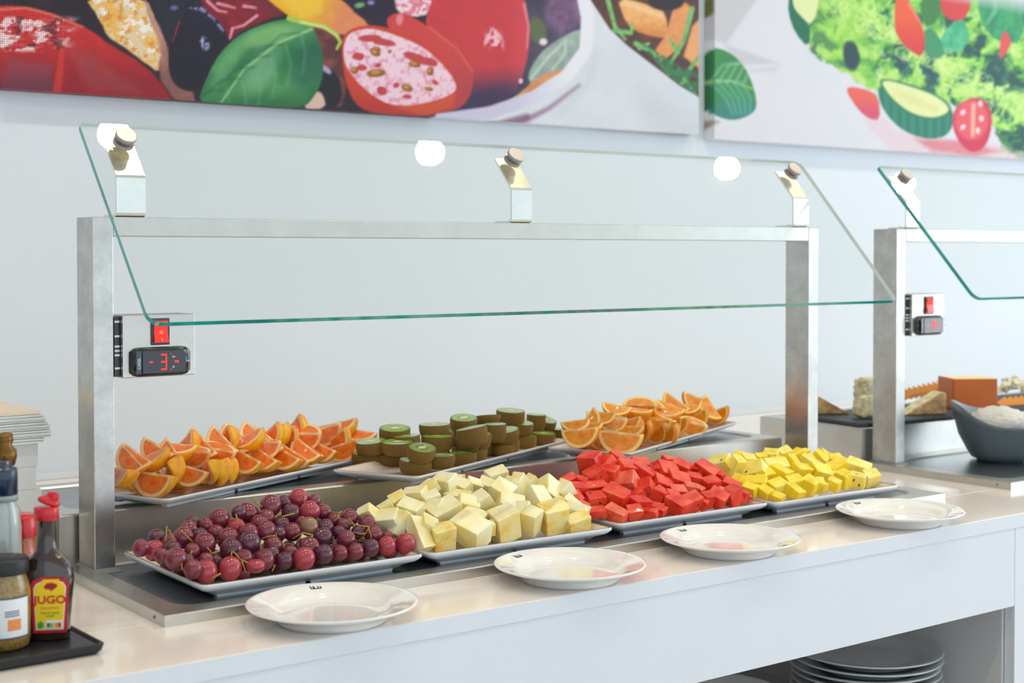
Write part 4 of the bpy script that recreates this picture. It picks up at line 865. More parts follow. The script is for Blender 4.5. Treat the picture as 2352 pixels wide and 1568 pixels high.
# ---- citrus wedges
def wedge_meshes(A, seedn):
    """unit radius wedge, chord along x, apex line on top; flesh and peel"""
    rnd = random.Random(seedn); n, m = 16, 8; A = math.radians(A); R1 = .86
    def sph(th, ph, r, zz=0): return (r*math.cos(th), r*math.sin(th)*math.sin(ph), -r*math.sin(th)*math.cos(ph))
    # flesh: two sunken faces + inner lune
    vs, fs = [], []
    for side in (-1, 1):
        b0 = len(vs); rings = [0, .18, .45, .75, 1.0]
        ph = side*A/2
        for k in rings:
            for i in range(n+1):
                th = math.pi*i/n; r = R1*k; p = list(sph(th, ph, r))
                nx = Vector((0, side*math.cos(A/2), math.sin(A/2))) ; d = -.03*math.sin(math.pi*min(1, k*1.02))*(1+.35*math.sin(5*th+seedn)) if 0 < k < 1 else 0
                p = Vector(p)+nx*d; vs.append(tuple(p))
        for j in range(len(rings)-1):
            for i in range(n):
                q = (b0+j*(n+1)+i, b0+j*(n+1)+i+1, b0+(j+1)*(n+1)+i+1, b0+(j+1)*(n+1)+i); fs.append(q if side > 0 else q[::-1])
    me1 = bpy.data.meshes.new('flesh'); me1.from_pydata(vs, [], fs)
    # peel: outer lune, cut rims
    vs, fs, mi = [], [], []
    for j in range(m+1):
        ph = -A/2+A*j/m
        for i in range(n+1):
            th = math.pi*i/n; vs.append(sph(th, ph, 1.0))
    for j in range(m):
        for i in range(n): fs.append((j*(n+1)+i, j*(n+1)+i+1, (j+1)*(n+1)+i+1, (j+1)*(n+1)+i)); mi.append(0)
    for side in (-1, 1):
        ph = side*A/2; b0 = len(vs)
        for r in (1.0, .975, R1*.985):
            for i in range(n+1):
                th = math.pi*i/n; w = 1+.012*math.sin(9*th+seedn) if r < .9 else 1; vs.append(sph(th, ph, r*w))
        for j in range(2):
            for i in range(n):
                q = (b0+j*(n+1)+i, b0+j*(n+1)+i+1, b0+(j+1)*(n+1)+i+1, b0+(j+1)*(n+1)+i); fs.append(q); mi.append(0 if j == 0 else 1)
    me2 = bpy.data.meshes.new('peel'); me2.from_pydata(vs, [], fs)
    for p, q in zip(me2.polygons, mi): p.material_index = q
    for me in (me1, me2):
        bm = bmesh.new(); bm.from_mesh(me); bmesh.ops.remove_doubles(bm, verts=bm.verts, dist=1e-5); bmesh.ops.recalc_face_normals(bm, faces=bm.faces); bm.to_mesh(me); bm.free()
        for p in me.polygons: p.use_smooth = True
    return me1, me2
def citrus_flesh(name, a, b_, c):
    m, t, b = nt(name); tc = t.nodes.new('ShaderNodeTexCoord'); sep = t.nodes.new('ShaderNodeSeparateXYZ'); link(t, tc.outputs['Object'], sep.inputs[0])
    ln = t.nodes.new('ShaderNodeVectorMath'); ln.operation = 'LENGTH'; link(t, tc.outputs['Object'], ln.inputs[0])
    # pale along the apex line and towards the pith
    yz = t.nodes.new('ShaderNodeCombineXYZ'); link(t, sep.outputs[1], yz.inputs[1]); link(t, sep.outputs[2], yz.inputs[2])
    l2n = t.nodes.new('ShaderNodeVectorMath'); l2n.operation = 'LENGTH'; link(t, yz.outputs[0], l2n.inputs[0])
    k = noise(t, coords(t, 'Object', (1.2, 1.2, 1.2)), 2.5, 4, .6)
    base = ramp(t, k, [(.3, l2(a)), (.5, l2(b_)), (.72, l2(c))])
    e1 = ramp(t, l2n.outputs['Value'], [(.0, (1, 1, 1)), (.07, (.75, .75, .75)), (.12, (0, 0, 0))])
    e2 = ramp(t, ln.outputs['Value'], [(.80, (0, 0, 0)), (.855, (1, 1, 1))])
    mx = t.nodes.new('ShaderNodeMath'); mx.operation = 'MAXIMUM'; link(t, e1, mx.inputs[0]); link(t, e2, mx.inputs[1])
    mc = t.nodes.new('ShaderNodeMix'); mc.data_type = 'RGBA'; link(t, mx.outputs[0], mc.inputs[0]); link(t, base, mc.inputs['A']); mc.inputs['B'].default_value = (*l2((248, 214, 160)), 1)
    link(t, mc.outputs['Result'], b.inputs['Base Color'])
    b.inputs['Roughness'].default_value = .22; b.inputs['Subsurface Weight'].default_value = .2; b.inputs['Subsurface Scale'].default_value = .1; b.inputs['Coat Weight'].default_value = .3
    bump(t, b, noise(t, coords(t, 'Object', (1, 1, 1)), 14, 4), .18, .02); return m
def peel_mat(name, a, b_, c):
    m, t, b = nt(name); oi = t.nodes.new('ShaderNodeObjectInfo'); co = coords(t); va = t.nodes.new('ShaderNodeVectorMath'); va.operation = 'ADD'; link(t, co, va.inputs[0]); link(t, oi.outputs['Location'], va.inputs[1])
    link(t, ramp(t, noise(t, va.outputs[0], 1.6, 3), [(.3, l2(a)), (.5, l2(b_)), (.7, l2(c))]), b.inputs['Base Color']); b.inputs['Roughness'].default_value = .33
    bump(t, b, noise(t, va.outputs[0], 45, 2), .3, .01); return m
GFF = citrus_flesh('grapefruit_flesh', (232, 92, 24), (246, 126, 40), (250, 152, 76))
ORF = citrus_flesh('orange_flesh', (226, 112, 0), (244, 146, 4), (252, 176, 24))
GFP = peel_mat('grapefruit_peel', (240, 128, 26), (248, 172, 14), (252, 204, 16))
ORP = peel_mat('orange_peel', (232, 116, 6), (244, 140, 6), (250, 166, 10))
PITHG = plain('grapefruit_pith', (250, 206, 152), .5, var=.1, vs=8)
PITHO = plain('orange_pith', (252, 218, 120), .5, var=.1, vs=8)
WM_SETS = {}
for kind, F_, P_, PT in (('grapefruit', GFF, GFP, PITHG), ('orange', ORF, ORP, PITHO)):
    WM_SETS[kind] = []
    for s in range(4):
        a, b_ = wedge_meshes((84, 96, 78, 104)[s], s); a.materials.append(F_); b_.materials.append(P_); b_.materials.append(PT); WM_SETS[kind].append((a, b_))
def wedges(kind, spec, heap, floor, labf, group, seeds=(), LM=90):
    pts, rad = [], []
    spec = [(u, v+max(0, LM-L*1.1)*.16, max(L*1.10, LM), -yaw if abs(yaw) < 100 else yaw, tilt, roll) for (u, v, L, yaw, tilt, roll) in spec]
    for (u, v, L, yaw, tilt, roll) in spec:
        P = heap.at(u, v); r = max(.019, min(.041, L/2/pxm(P))); pts.append(P); rad.append(r*.45)
    P2 = settle(pts, rad, floor, 60, .9)
    for i, (P, (u, v, L, yaw, tilt, roll)) in enumerate(zip(P2, spec)):
        r = max(.019, min(.041, L/2/pxm(P)))
        R = VB @ Rm(-roll, 'Y') @ Rm(yaw, 'Z') @ Rm(tilt, 'X')
        cen = R @ Vector((0, 0, -.5*r))
        fl, pe = WM_SETS[kind][i % 4]
        lo = min((R @ (vv.co*r)).z for vv in pe.vertices)
        z = P[2]-cen.z; z = max(z, floor-lo)
        root = bpy.data.objects.new(kind+'_wedge', None); COL.objects.link(root); root.empty_display_size = .01
        root.matrix_world = Matrix.Translation((P[0]-cen.x, P[1]-cen.y, z+ZC)) @ R.to_4x4() @ Matrix.Scale(r, 4)
        for nm, me in (('flesh', fl), ('peel', pe)):
            c = bpy.data.objects.new(nm, me); COL.objects.link(c); c.parent = root
        if i in seeds:
            c = bpy.data.objects.new('pip', seed_me2); COL.objects.link(c); c.parent = root; c.location = (.15, -.08, -.12); c.scale = (.05, .03, .10)
        tag(root, labf(i, u, v), kind+' wedge', group)
def ws(s, ox, oy, k):
    out = []
    for q in s.split():
        x, y, L, a, b_, c = map(float, q.split(',')); out.append((ox+x/k, oy+y/k, L/k, a, b_, c))
    return out
GW = ws('815,1095,780,30,30,-2 250,990,640,50,20,5 370,720,420,30,30,-38 450,650,260,20,20,-30 750,720,500,10,-22,24 830,540,330,20,30,-25 1070,620,330,30,30,-48 1130,830,380,60,20,60 1370,950,620,14,30,-14 1150,550,380,180,20,-4 1420,610,480,180,-60,0 1340,450,320,20,10,45 1550,440,330,20,20,-42 1810,545,360,190,-55,-12 1740,880,560,55,15,52 1900,880,460,62,20,52 2030,850,430,70,20,60 1900,400,290,20,20,-42 2020,350,280,30,10,55 2130,340,200,20,20,-42', 250, 960, 7.35)
GW += ws('230,830,580,36,30,-20 510,800,600,38,30,-24 230,460,400,10,-20,24 360,400,300,20,10,-35 500,430,220,20,20,-35 460,500,200,180,-40,0 620,370,260,20,10,42 700,400,380,10,-20,34 850,460,500,14,30,30 870,770,560,34,30,-22 980,740,520,20,34,-28 1210,660,520,34,30,-30 1460,640,540,30,30,-18 1740,500,640,20,30,38 1040,270,320,20,10,52 1150,345,320,180,-60,0 1490,300,430,190,-50,14 1780,240,300,10,-10,14 1880,600,430,20,20,20 2060,390,370,10,-10,-8', 540, 950, 7.35)
gx = cz('pink-orange grapefruit wedge with yellow peel', 555, 1060, 290, 48, 'of grapefruit')
def pose(w): return 'peel-forward' if abs(w[3]) > 100 else 'sideways-turned' if abs(w[3]) > 38 else 'flat-lying' if w[4] < -5 else 'steeply tilted' if abs(w[5]) > 32 else 'upright'
def gf_lab(i, u, v):
    return {0: 'grapefruit wedge facing forward at the near corner of its tray, wide orange cut face', 1: 'grapefruit wedge farthest left, partly behind the steel post', 10: 'grapefruit wedge turned peel forward, smooth yellow dome on the heap',
            13: 'small speckled yellow grapefruit peel piece, peel forward, left centre of heap', 33: 'large grapefruit wedge leaning upright at the right end, yellow peel outwards',
            36: 'bright yellow pointed grapefruit peel at the top right of the heap', 35: 'brownish orange grapefruit end piece, peel forward, left of the yellow pointed one',
            39: 'flat reddish grapefruit piece farthest right, behind the kiwis', 8: 'grapefruit wedge second from the near corner in the front row', 20: 'front row grapefruit wedge with a loose pip on its cut face, centre'}.get(i) or gx(i, u, v+(u-555)*.16).replace('pink-orange grapefruit wedge with yellow peel', pose(GW[i])+' grapefruit wedge')
def wedge_base(kind, nm, lab, group):
    P, zz = RTR[nm]; d = np.array([math.cos(RT_ANG), math.sin(RT_ANG)]); n_ = np.array([-d[1], d[0]]); k = 0
    for row, s_ in enumerate((.085, .125)):
        for j in range(7):
            a_ = .055+.062*j+(.02 if row else 0)
            q = np.array([P[0], P[1]])+d*a_+n_*s_; fl_, pe_ = WM_SETS[kind][(j+row) % 4]; r = .030
            R = Rm(math.degrees(RT_ANG)+(20 if j % 2 else 160), 'Z') @ Rm(12 if j % 2 else -14, 'X')
            lo = min((R @ (vv.co*r)).z for vv in pe_.vertices); root = bpy.data.objects.new(kind+'_wedge', None); COL.objects.link(root); root.empty_display_size = .01
            root.matrix_world = Matrix.Translation((q[0], q[1], RZ0+zz+RH*.42-lo+ZC)) @ R.to_4x4() @ Matrix.Scale(r, 4)
            for nm_, me in (('flesh', fl_), ('peel', pe_)):
                c = bpy.data.objects.new(nm_, me); COL.objects.link(c); c.parent = root
            tag(root, lab+(', left half' if j < 4 else ', right half')+(' behind' if row else ' in the middle'), kind+' wedge', group)
def rheap(nm, slope, s0, smax, dz):
    P, zz = RTR[nm]; return Heap((P[0], P[1]), RT_ANG, RZ0+zz+dz, slope, s0, smax), RZ0+zz+RH*.42
hp, fl = rheap('grapefruit', 36, .028, .13, .030)
wedges('grapefruit', GW, hp, fl, gf_lab, 'grapefruit wedges on a rear tray', seeds=(20, 21))
OW = ws('560,1110,820,22,22,8 1430,1200,1020,10,34,-5 730,770,440,-30,20,50 1200,770,640,190,-45,-10 430,860,400,0,-10,8 700,900,380,0,-10,0 990,650,300,0,0,0 1320,510,420,10,0,-10 1850,440,720,180,-70,0 1800,610,620,5,-30,-6 1600,830,380,10,0,15 1620,980,360,10,0,0 1790,880,380,60,20,55', 1280, 890, 9.8)
OW += ws('200,1000,620,40,20,48 540,1020,540,40,20,45 800,1020,400,45,20,45 470,770,420,180,-50,0 560,710,620,8,-30,-30 980,830,540,34,30,22 1250,860,480,190,-55,-14 1400,700,540,18,30,35 1150,490,360,10,-10,0 1290,310,540,-20,20,-22 870,350,380,170,-30,-35 760,490,380,20,0,-20 1640,490,430,30,20,-58 1870,590,500,34,30,26 680,650,380,5,-25,0 300,460,560,180,-70,-4', 1460, 890, 9.8)
ox_ = cz('bright orange wedge', 1490, 985, 190, 42, 'of oranges')
def or_lab(i, u, v):
    return {0: 'orange wedge farthest left at the front, seed in its cut face', 1: 'largest orange wedge at the near corner of its tray, cut face forward', 3: 'orange wedge lying peel forward above the two front wedges',
            22: 'orange wedge at the very peak of the orange heap, peel on its left', 26: 'orange wedge farthest right on its tray, dark stem mark on the peel', 2: 'small arched orange wedge at the upper left with thick white pith'}.get(i) or ox_(i, u, v+(u-1490)*.16).replace('bright orange wedge', pose(OW[i])+' orange wedge')
hp, fl = rheap('orange', 33, .034, .13, .028)
wedges('orange', OW, hp, fl, or_lab, 'orange wedges on a rear tray', seeds=(0,), LM=70)

wedge_base('grapefruit', 'grapefruit', 'grapefruit wedge resting on the tray beneath the others', 'grapefruit wedges on a rear tray')
wedge_base('orange', 'orange', 'orange wedge resting on the tray beneath the others', 'orange wedges on a rear tray')
# ---- kiwi halves
def kiwi_skin_mat():
    m, t, b = nt('kiwi_skin'); oi = t.nodes.new('ShaderNodeObjectInfo'); co = coords(t); va = t.nodes.new('ShaderNodeVectorMath'); va.operation = 'ADD'; link(t, co, va.inputs[0]); link(t, oi.outputs['Location'], va.inputs[1])
    link(t, ramp(t, noise(t, va.outputs[0], 120, 5, .7), [(.3, l2((92, 66, 16))), (.5, l2((122, 92, 30))), (.72, l2((156, 120, 62)))]), b.inputs['Base Color'])
    b.inputs['Roughness'].default_value = .75; b.inputs['Sheen Weight'].default_value = .5; b.inputs['Sheen Tint'].default_value = (*l2((200, 160, 100)), 1)
    bump(t, b, noise(t, va.outputs[0], 1400, 3), .5, .0006); return m
KSKIN = kiwi_skin_mat()
def kiwi_flesh_mat():
    m, t, b = nt('kiwi_flesh'); tc = t.nodes.new('ShaderNodeTexCoord'); mp = t.nodes.new('ShaderNodeMapping'); link(t, tc.outputs['Generated'], mp.inputs[0]); mp.inputs['Location'].default_value = (-1, -1, 0); mp.inputs['Scale'].default_value = (2, 2, 0)
    ln = t.nodes.new('ShaderNodeVectorMath'); ln.operation = 'LENGTH'; link(t, mp.outputs[0], ln.inputs[0])
    r = ln.outputs['Value']
    base = ramp(t, r, [(.0, l2((222, 220, 150))), (.26, l2((190, 200, 110))), (.34, l2((120, 150, 60))), (.52, l2((140, 178, 70))), (.8, l2((132, 172, 62))), (.96, l2((92, 132, 44)))])
    # seeds: dark dots in a ring
    sep = t.nodes.new('ShaderNodeSeparateXYZ'); link(t, mp.outputs[0], sep.inputs[0])
    at = t.nodes.new('ShaderNodeMath'); at.operation = 'ARCTAN2'; link(t, sep.outputs[1], at.inputs[0]); link(t, sep.outputs[0], at.inputs[1])
    cb = t.nodes.new('ShaderNodeCombineXYZ'); m1 = t.nodes.new('ShaderNodeMath'); m1.operation = 'MULTIPLY'; m1.inputs[1].default_value = 4.4; link(t, at.outputs[0], m1.inputs[0]); link(t, m1.outputs[0], cb.inputs[0])
    m2 = t.nodes.new('ShaderNodeMath'); m2.operation = 'MULTIPLY'; m2.inputs[1].default_value = 7; link(t, r, m2.inputs[0]); link(t, m2.outputs[0], cb.inputs[1])
    vo = t.nodes.new('ShaderNodeTexVoronoi'); vo.inputs['Scale'].default_value = 1.0; link(t, cb.outputs[0], vo.inputs['Vector'])
    dots = ramp(t, vo.outputs['Distance'], [(.36, (1, 1, 1)), (.46, (0, 0, 0))])
    ring = ramp(t, r, [(.27, (0, 0, 0)), (.31, (1, 1, 1)), (.50, (1, 1, 1)), (.56, (0, 0, 0))])
    mu = t.nodes.new('ShaderNodeMath'); mu.operation = 'MULTIPLY'; link(t, dots, mu.inputs[0]); link(t, ring, mu.inputs[1])
    mc = t.nodes.new('ShaderNodeMix'); mc.data_type = 'RGBA'; link(t, mu.outputs[0], mc.inputs[0]); link(t, base, mc.inputs['A']); mc.inputs['B'].default_value = (*l2((26, 28, 26)), 1)
    link(t, mc.outputs['Result'], b.inputs['Base Color']); b.inputs['Roughness'].default_value = .22; b.inputs['Coat Weight'].default_value = .4
    return m
KFL = kiwi_flesh_mat(); KCORE = plain('kiwi_core', (228, 224, 176), .35, var=.06)
def kiwi_meshes(th, flat):
    """half extents 1 x .78; cut face at z=0, body below to -th"""
    n = 32; prof = [(1.0, 0), (1.02, -.15), (1.015, -.40), (.97, -.68), (.90, -.90), (.80, -1.02)] if flat else [(1.0, 0), (.99, -.15), (.93, -.4), (.8, -.68), (.58, -.88), (.3, -.98)]
    vs, fs = [], []
    for r, z in prof:
        for i in range(n):
            a = 2*math.pi*i/n; vs.append((r*math.cos(a), .80*r*math.sin(a), z*th))
    for j in range(len(prof)-1):
        for i in range(n): fs.append((j*n+i, (j+1)*n+i, (j+1)*n+(i+1) % n, j*n+(i+1) % n))
    fs.append(tuple(range((len(prof)-1)*n, len(prof)*n))[::-1])
    a = bpy.data.meshes.new('skin'); a.from_pydata(vs, [], fs)
    for p in a.polygons: p.use_smooth = True
    vs = [(0, 0, .012)]; fs = []
    for r in (.5, .985):
        for i in range(n):
            q = 2*math.pi*i/n; vs.append((r*math.cos(q), .80*r*math.sin(q), .012 if r < .9 else .004))
    for i in range(n):
        j = (i+1) % n; fs += [(0, 1+i, 1+j), (1+i, 1+n+i, 1+n+j, 1+j)]
    b = bpy.data.meshes.new('flesh'); b.from_pydata(vs, [], fs)
    n = 16; vs = [(.44*math.cos(2*math.pi*i/n)*(1+.08*math.sin(3*i)), .105*math.sin(2*math.pi*i/n), .018) for i in range(n)]
    c = bpy.data.meshes.new('core'); c.from_pydata(vs, [], [tuple(range(n))])
    a.materials.append(KSKIN); b.materials.append(KFL); c.materials.append(KCORE); return a, b, c
KM = [kiwi_meshes(.86, True), kiwi_meshes(.80, True), kiwi_meshes(.72, False)]
# (x, y, W, layer, tilt toward viewer, roll, turn) measured at the cut face
KI = [(790+x/8.711, 920+y/8.711, w/8.711, l, t_, r_, q) for x, y, w, l, t_, r_, q in
      [(1020,545,710,2.8,9,-4,20), (540,805,650,2,4,3,25), (1065,815,720,2,4,-1,15), (1570,935,690,2,9,-12,60), (1860,705,800,2.2,0,-1,0), (1890,610,780,2.4,0,1,8), (1810,468,660,3,0,1,0), (1250,700,520,2.3,0,4,10),
       (470,1050,600,1,2,-2,0), (880,1040,600,1,3,-3,0), (1440,1190,780,1,3,-6,0), (1930,1080,560,1.3,0,0,0)]]
KI += [(1020+x/8.11, 920+y/8.11, w/8.11, l, t_, r_, q) for x, y, w, l, t_, r_, q in
      [(370,315,560,3.2,8,-6,50), (500,500,620,2.9,-3,11,0), (950,430,400,2.7,0,0,0), (430,690,450,2,1,2,15), (350,960,500,1,0,2,0), (600,600,560,2.2,2,-3,0), (720,790,440,1,-2,5,0),
       (1120,545,730,2.1,7,5,25), (1140,740,500,1,0,4,0), (1405,395,690,2.2,5,-7,-10), (1500,660,420,1,0,3,0), (1240,285,620,2.6,3,4,20), (1240,180,560,3.2,4,-2,-15), (780,290,600,3,-16,4,0),
       (1860,335,590,2,8,-12,-35), (1850,600,430,1,3,-3,0), (2130,520,230,1,0,-2,0), (1720,255,340,2.5,0,-3,0), (1720,470,400,1,0,0,0)]]
kx = cz('halved kiwi, green side up', 1045, 1010, 230, 50, 'of kiwis')
Pk, zk = RTR['kiwi']; kfl = RZ0+zk+RH*.40
KLAY = .0215
KP = [(onz(u, v, kfl+KLAY*lay), lay) for u, v, w, lay, *_ in KI]; KX = []
for P, lay in KP:
    l_ = max(1, math.floor(lay-.95+1e-6)) if lay > 1.5 else 0
    while l_ > .7:
        zz = kfl+KLAY*l_; Q = np.array([P[0]+.002*math.sin(l_*9), P[1]+.003, zz])
        if all(abs(q[2]-zz) > KLAY*.7 or np.hypot(*(q[:2]-Q[:2])) > .030 for q, _ in KP) and all(abs(q[2]-zz) > KLAY*.7 or np.hypot(*(q[:2]-Q[:2])) > .036 for q in KX): KX.append(Q)
        l_ -= 1
for Q in KX:
    d = Q-CAM; w_ = d@FW; KI.append((1176+FPX*(d@RT)/w_, 784-FPX*(d@UP)/w_+SHY, .046*pxm(Q), round((Q[2]-kfl)/KLAY, 2), 0, 0, 7*len(KI)))
for i, (u, v, w, lay, tl, rl, q) in enumerate(KI):
    zt = kfl+KLAY*lay if lay != 1 else kfl+KLAY
    P = onz(u, v, zt)
    r = max(.018, min(.0262, 1.04*w/2/pxm(P)))
    R = VB @ Rm(-rl, 'Y') @ Rm(tl+3, 'X') @ Rm(q, 'Z')
    mesh = KM[0 if r*.86 < .0217 else 1]
    if i == 25: mesh = KM[2]
    root = bpy.data.objects.new('kiwi_half', None); COL.objects.link(root); root.empty_display_size = .01
    BT = max(1, math.floor(lay-.95+1e-6)) if lay > 1.5 else max(0, lay-1); thk = min(.031, KLAY*(lay-BT))*.98/(.86 if mesh is KM[0] else .80) if mesh is not KM[2] else r
    R4 = R.to_4x4() @ Matrix.Diagonal((r, r, thk, 1))
    root.matrix_world = Matrix.Translation((P[0], P[1], P[2]+ZC)) @ R4
    for nm, me in zip(('skin', 'flesh', 'core'), mesh):
        if i == 25 and nm != 'skin' and False: continue
        c = bpy.data.objects.new(nm, me); COL.objects.link(c); c.parent = root
    lab = {0: 'kiwi half raised at the back left, oval green face tipped forward', 3: 'kiwi half at the near front corner, tipped towards the viewer', 12: 'kiwi half with a round pale core, tipped forward, upper centre of tray',
           25: 'kiwi half lying on its side showing only brown skin, rear of heap', 24: 'topmost kiwi half at the back of the tray', 26: 'kiwi half at the right end, oval core slanting down to the right',
           19: 'broad kiwi half in the front row right of centre, bright green', 4: 'largest kiwi half in the front, flat green face, above the near corner one', 1: 'kiwi half farthest left on the tray, second layer'}.get(i) or \
        (f'lower layer kiwi half, mostly brown skin showing, ' + ('far left' if u < 890 else 'left centre' if u < 980 else 'centre' if u < 1070 else 'right centre' if u < 1160 else 'far right') + ' of its tray' if lay < 1.5 else kx(i, u, v+(u-1045)*.16))
    tag(root, lab, 'kiwi', 'kiwi halves stacked on a rear tray')
# ------------------------------------------------------------------ plates
BLUEINK = plain('blue_ink', (34, 40, 110), .3)
PP = [(0, .0062), (.052, .0062), (.066, .0075), (.0735, .0135), (.078, .0165), (.099, .0225), (.1025, .0235), (.1045, .0232), (.1048, .0222), (.1035, .0205), (.092, .0165), (.076, .0095), (.069, .0035), (.067, 0), (.0635, 0), (.062, .0035), (0, .0035)]
plate_me = lathe_mesh(PP, 72); plate_me.materials.append(CHINA)
for p in plate_me.polygons: p.use_smooth = True
def logo_mesh():
    bm = bmesh.new()
    def q(pts):
        vs = [bm.verts.new((x*.001, y*.001, 0)) for x, y in pts]; bm.faces.new(vs)
    q([(-6, 2.6), (-4.8, 3.6), (-3.8, 2.8), (-5, 1.8)])
    q([(-5.6, 1.0), (-4.2, 1.4), (-3.6, -2.6), (-5.0, -3.0)]); q([(-5.0, -3.0), (-3.6, -1.6), (-1.0, -1.6), (-1.2, -3.0)])
    q([(-3.0, 2.6), (-1.2, 2.6), (-.4, -3.0), (-2.2, -3.0)]); q([(-1.2, -3.0), (-.4, -1.6), (2.2, -1.8), (2.4, -3.2)])
    q([(1.6, 2.0), (2.8, 2.2), (3.6, -2.8), (2.2, -3.0)]); q([(2.8, -1.6), (5.2, -1.6), (5.6, -2.8), (3.0, -2.9)]); q([(4.2, 1.8), (5.4, 1.8), (6.2, -2.6), (4.8, -2.8)])
    return bm_mesh(bm)
lg = logo_mesh(); lg.materials.append(BLUEINK)
PL = [((582, 1392), (978, 1384), (730, 1352)), ((1162, 1297), (1508, 1301), (1202, 1277)), ((1532, 1230), (1851, 1241), (1570, 1216)), ((1952, 1167), (2245, 1181), (1978, 1155))]
PLAB = ['white china plate on the counter edge, nearest to the viewer, in front of the grapes', 'white china plate on the counter edge in front of the melon tray', 'white china plate on the counter edge in front of the watermelon tray', 'white china plate on the counter edge farthest right, below the pineapple tray']
for (a, b, lgp), lab in zip(PL, PLAB):
    A = onz(*a, .0225); B = onz(*b, .0225); c = (A+B)/2
    c = np.array([c[0], max(c[1], -.0885), 0]); c[1] = max(c[1], FY+.0690)
    o = bpy.data.objects.new('plate', plate_me); COL.objects.link(o); o.location = (c[0], c[1], ZC+.0002); tag(o, lab, 'plate', 'white plates along the counter edge')
    L = onz(*lgp, .0215); an = math.atan2(L[1]-c[1], L[0]-c[0]); rr = .0905
    k = bpy.data.objects.new('rim_logo', lg); COL.objects.link(k); k.parent = o
    sl = math.atan2(.006, .021)
    k.matrix_local = Matrix.Rotation(an, 4, 'Z') @ Matrix.Translation((rr, 0, .0165+.0060*(rr-.078)/.021+.00035)) @ Matrix.Rotation(-sl, 4, 'Y') @ Matrix.Rotation(-math.pi/2, 4, 'Z') @ Matrix.Scale(1.3, 4)
# stacked plates on the shelf below
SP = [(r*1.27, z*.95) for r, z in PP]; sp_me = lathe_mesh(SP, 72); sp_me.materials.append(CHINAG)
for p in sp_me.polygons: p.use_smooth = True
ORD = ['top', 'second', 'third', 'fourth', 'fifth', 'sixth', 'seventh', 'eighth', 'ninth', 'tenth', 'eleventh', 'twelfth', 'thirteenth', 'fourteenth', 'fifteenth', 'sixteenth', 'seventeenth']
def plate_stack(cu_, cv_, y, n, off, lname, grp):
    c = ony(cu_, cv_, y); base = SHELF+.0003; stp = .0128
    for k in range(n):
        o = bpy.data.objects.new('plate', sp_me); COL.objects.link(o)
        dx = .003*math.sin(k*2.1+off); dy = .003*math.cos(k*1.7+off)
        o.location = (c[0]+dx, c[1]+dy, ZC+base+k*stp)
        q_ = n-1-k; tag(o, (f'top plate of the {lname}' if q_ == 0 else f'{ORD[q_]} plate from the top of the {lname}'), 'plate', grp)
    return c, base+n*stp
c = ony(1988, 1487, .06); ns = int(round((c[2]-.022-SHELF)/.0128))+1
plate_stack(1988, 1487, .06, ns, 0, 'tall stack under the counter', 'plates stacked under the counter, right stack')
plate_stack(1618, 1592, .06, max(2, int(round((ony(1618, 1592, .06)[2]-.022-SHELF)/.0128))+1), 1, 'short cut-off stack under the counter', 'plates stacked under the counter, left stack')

# ------------------------------------------------------------------ condiments at the left
DT = empty('condiment_tray', (-.30, -.06, ZC)); tag(DT, 'flat black tray at the left end carrying the sauce bottles and jars', 'tray')
ang = math.atan2(.078+.071, -.092+.1)      # left edge direction of the dark tray in plan
c0 = onz(243, 1476, .0125)
ux = np.array([-1, -.035]); uy = np.array([.02, 1.0]); Lx, Ly = .33, .158
def dl(i, z, r=.006):
    P = rrect(-Lx+i, 0-i, i, Ly-i, max(.002, r), z); return P
vs, fs = ring_loft([dl(.006, 0), dl(.002, .004), dl(0, .011), dl(.0006, .0125), dl(.003, .0125), dl(.006, .0095), dl(.012, .0082)]); n = 28
fs.append(tuple(range(n))[::-1]); fs.append(tuple(range(len(vs)-n, len(vs))))
me = bpy.data.meshes.new('tray_body'); me.from_pydata(vs, [], fs)
o = mesh_obj('tray_body', me, DT, [DARKN]); o.location = (c0[0]-DT.location.x, c0[1]-DT.location.y, .0002); o.rotation_euler = (0, 0, math.radians(1.5))
TZ = .0086
# sauce bottle: oval section, brown glass
BRG = plain('brown_glass', (46, 24, 12), .06, coat=.9, var=.2, vs=40)
REDC = plain('red_cap', (206, 14, 34), .28, coat=.3)
YEL = plain('label_yellow', (250, 214, 0), .35); REDL = plain('label_red', (196, 20, 44), .35); REDT = plain('label_text_red', (206, 40, 30), .4); GRN = plain('label_green', (60, 160, 60), .4)
ORL = plain('label_orange', (240, 150, 80), .4); NAVY = plain('label_navy', (40, 60, 110), .4)
P = onz(97, 1474, TZ); P = P+fh*.018
bt = empty('sauce_bottle', (P[0], P[1], ZC+TZ)); tag(bt, 'dark brown sauce bottle with an open red flip cap and yellow and red label', 'bottle')
FA = math.atan2(rh[1], rh[0])+math.radians(8); bt.rotation_euler = (0, 0, FA); bt.scale = (1.12, 1.05, 1)
sec = [(0, .021, .013), (.002, .0225, .0148), (.012, .0228, .015), (.068, .0268, .0165), (.078, .0262, .0165), (.088, .0215, .0150), (.096, .0140, .0125), (.102, .0108, .0108), (.112, .0098, .0098), (.137, .0090, .0090), (.1385, .0098, .0098)]
def super_loft(secs, n=32, e=3.0, cap=True):
    vs, fs = [], []
    for z, a, b in secs:
        for i in range(n):
            q = 2*math.pi*i/n; c_, s_ = math.cos(q), math.sin(q); ee = 2/e if a > .0115 else 1.0
            vs.append((a*math.copysign(abs(c_)**ee, c_), b*math.copysign(abs(s_)**ee, s_), z))
    for j in range(len(secs)-1):
        for i in range(n): fs.append((j*n+i, j*n+(i+1) % n, (j+1)*n+(i+1) % n, (j+1)*n+i))
    if cap: fs += [tuple(range(n))[::-1], tuple(range((len(secs)-1)*n, len(secs)*n))]
    me = bpy.data.meshes.new('loft'); me.from_pydata(vs, [], fs)
    for p in me.polygons: p.use_smooth = len(p.vertices) == 4
    return me
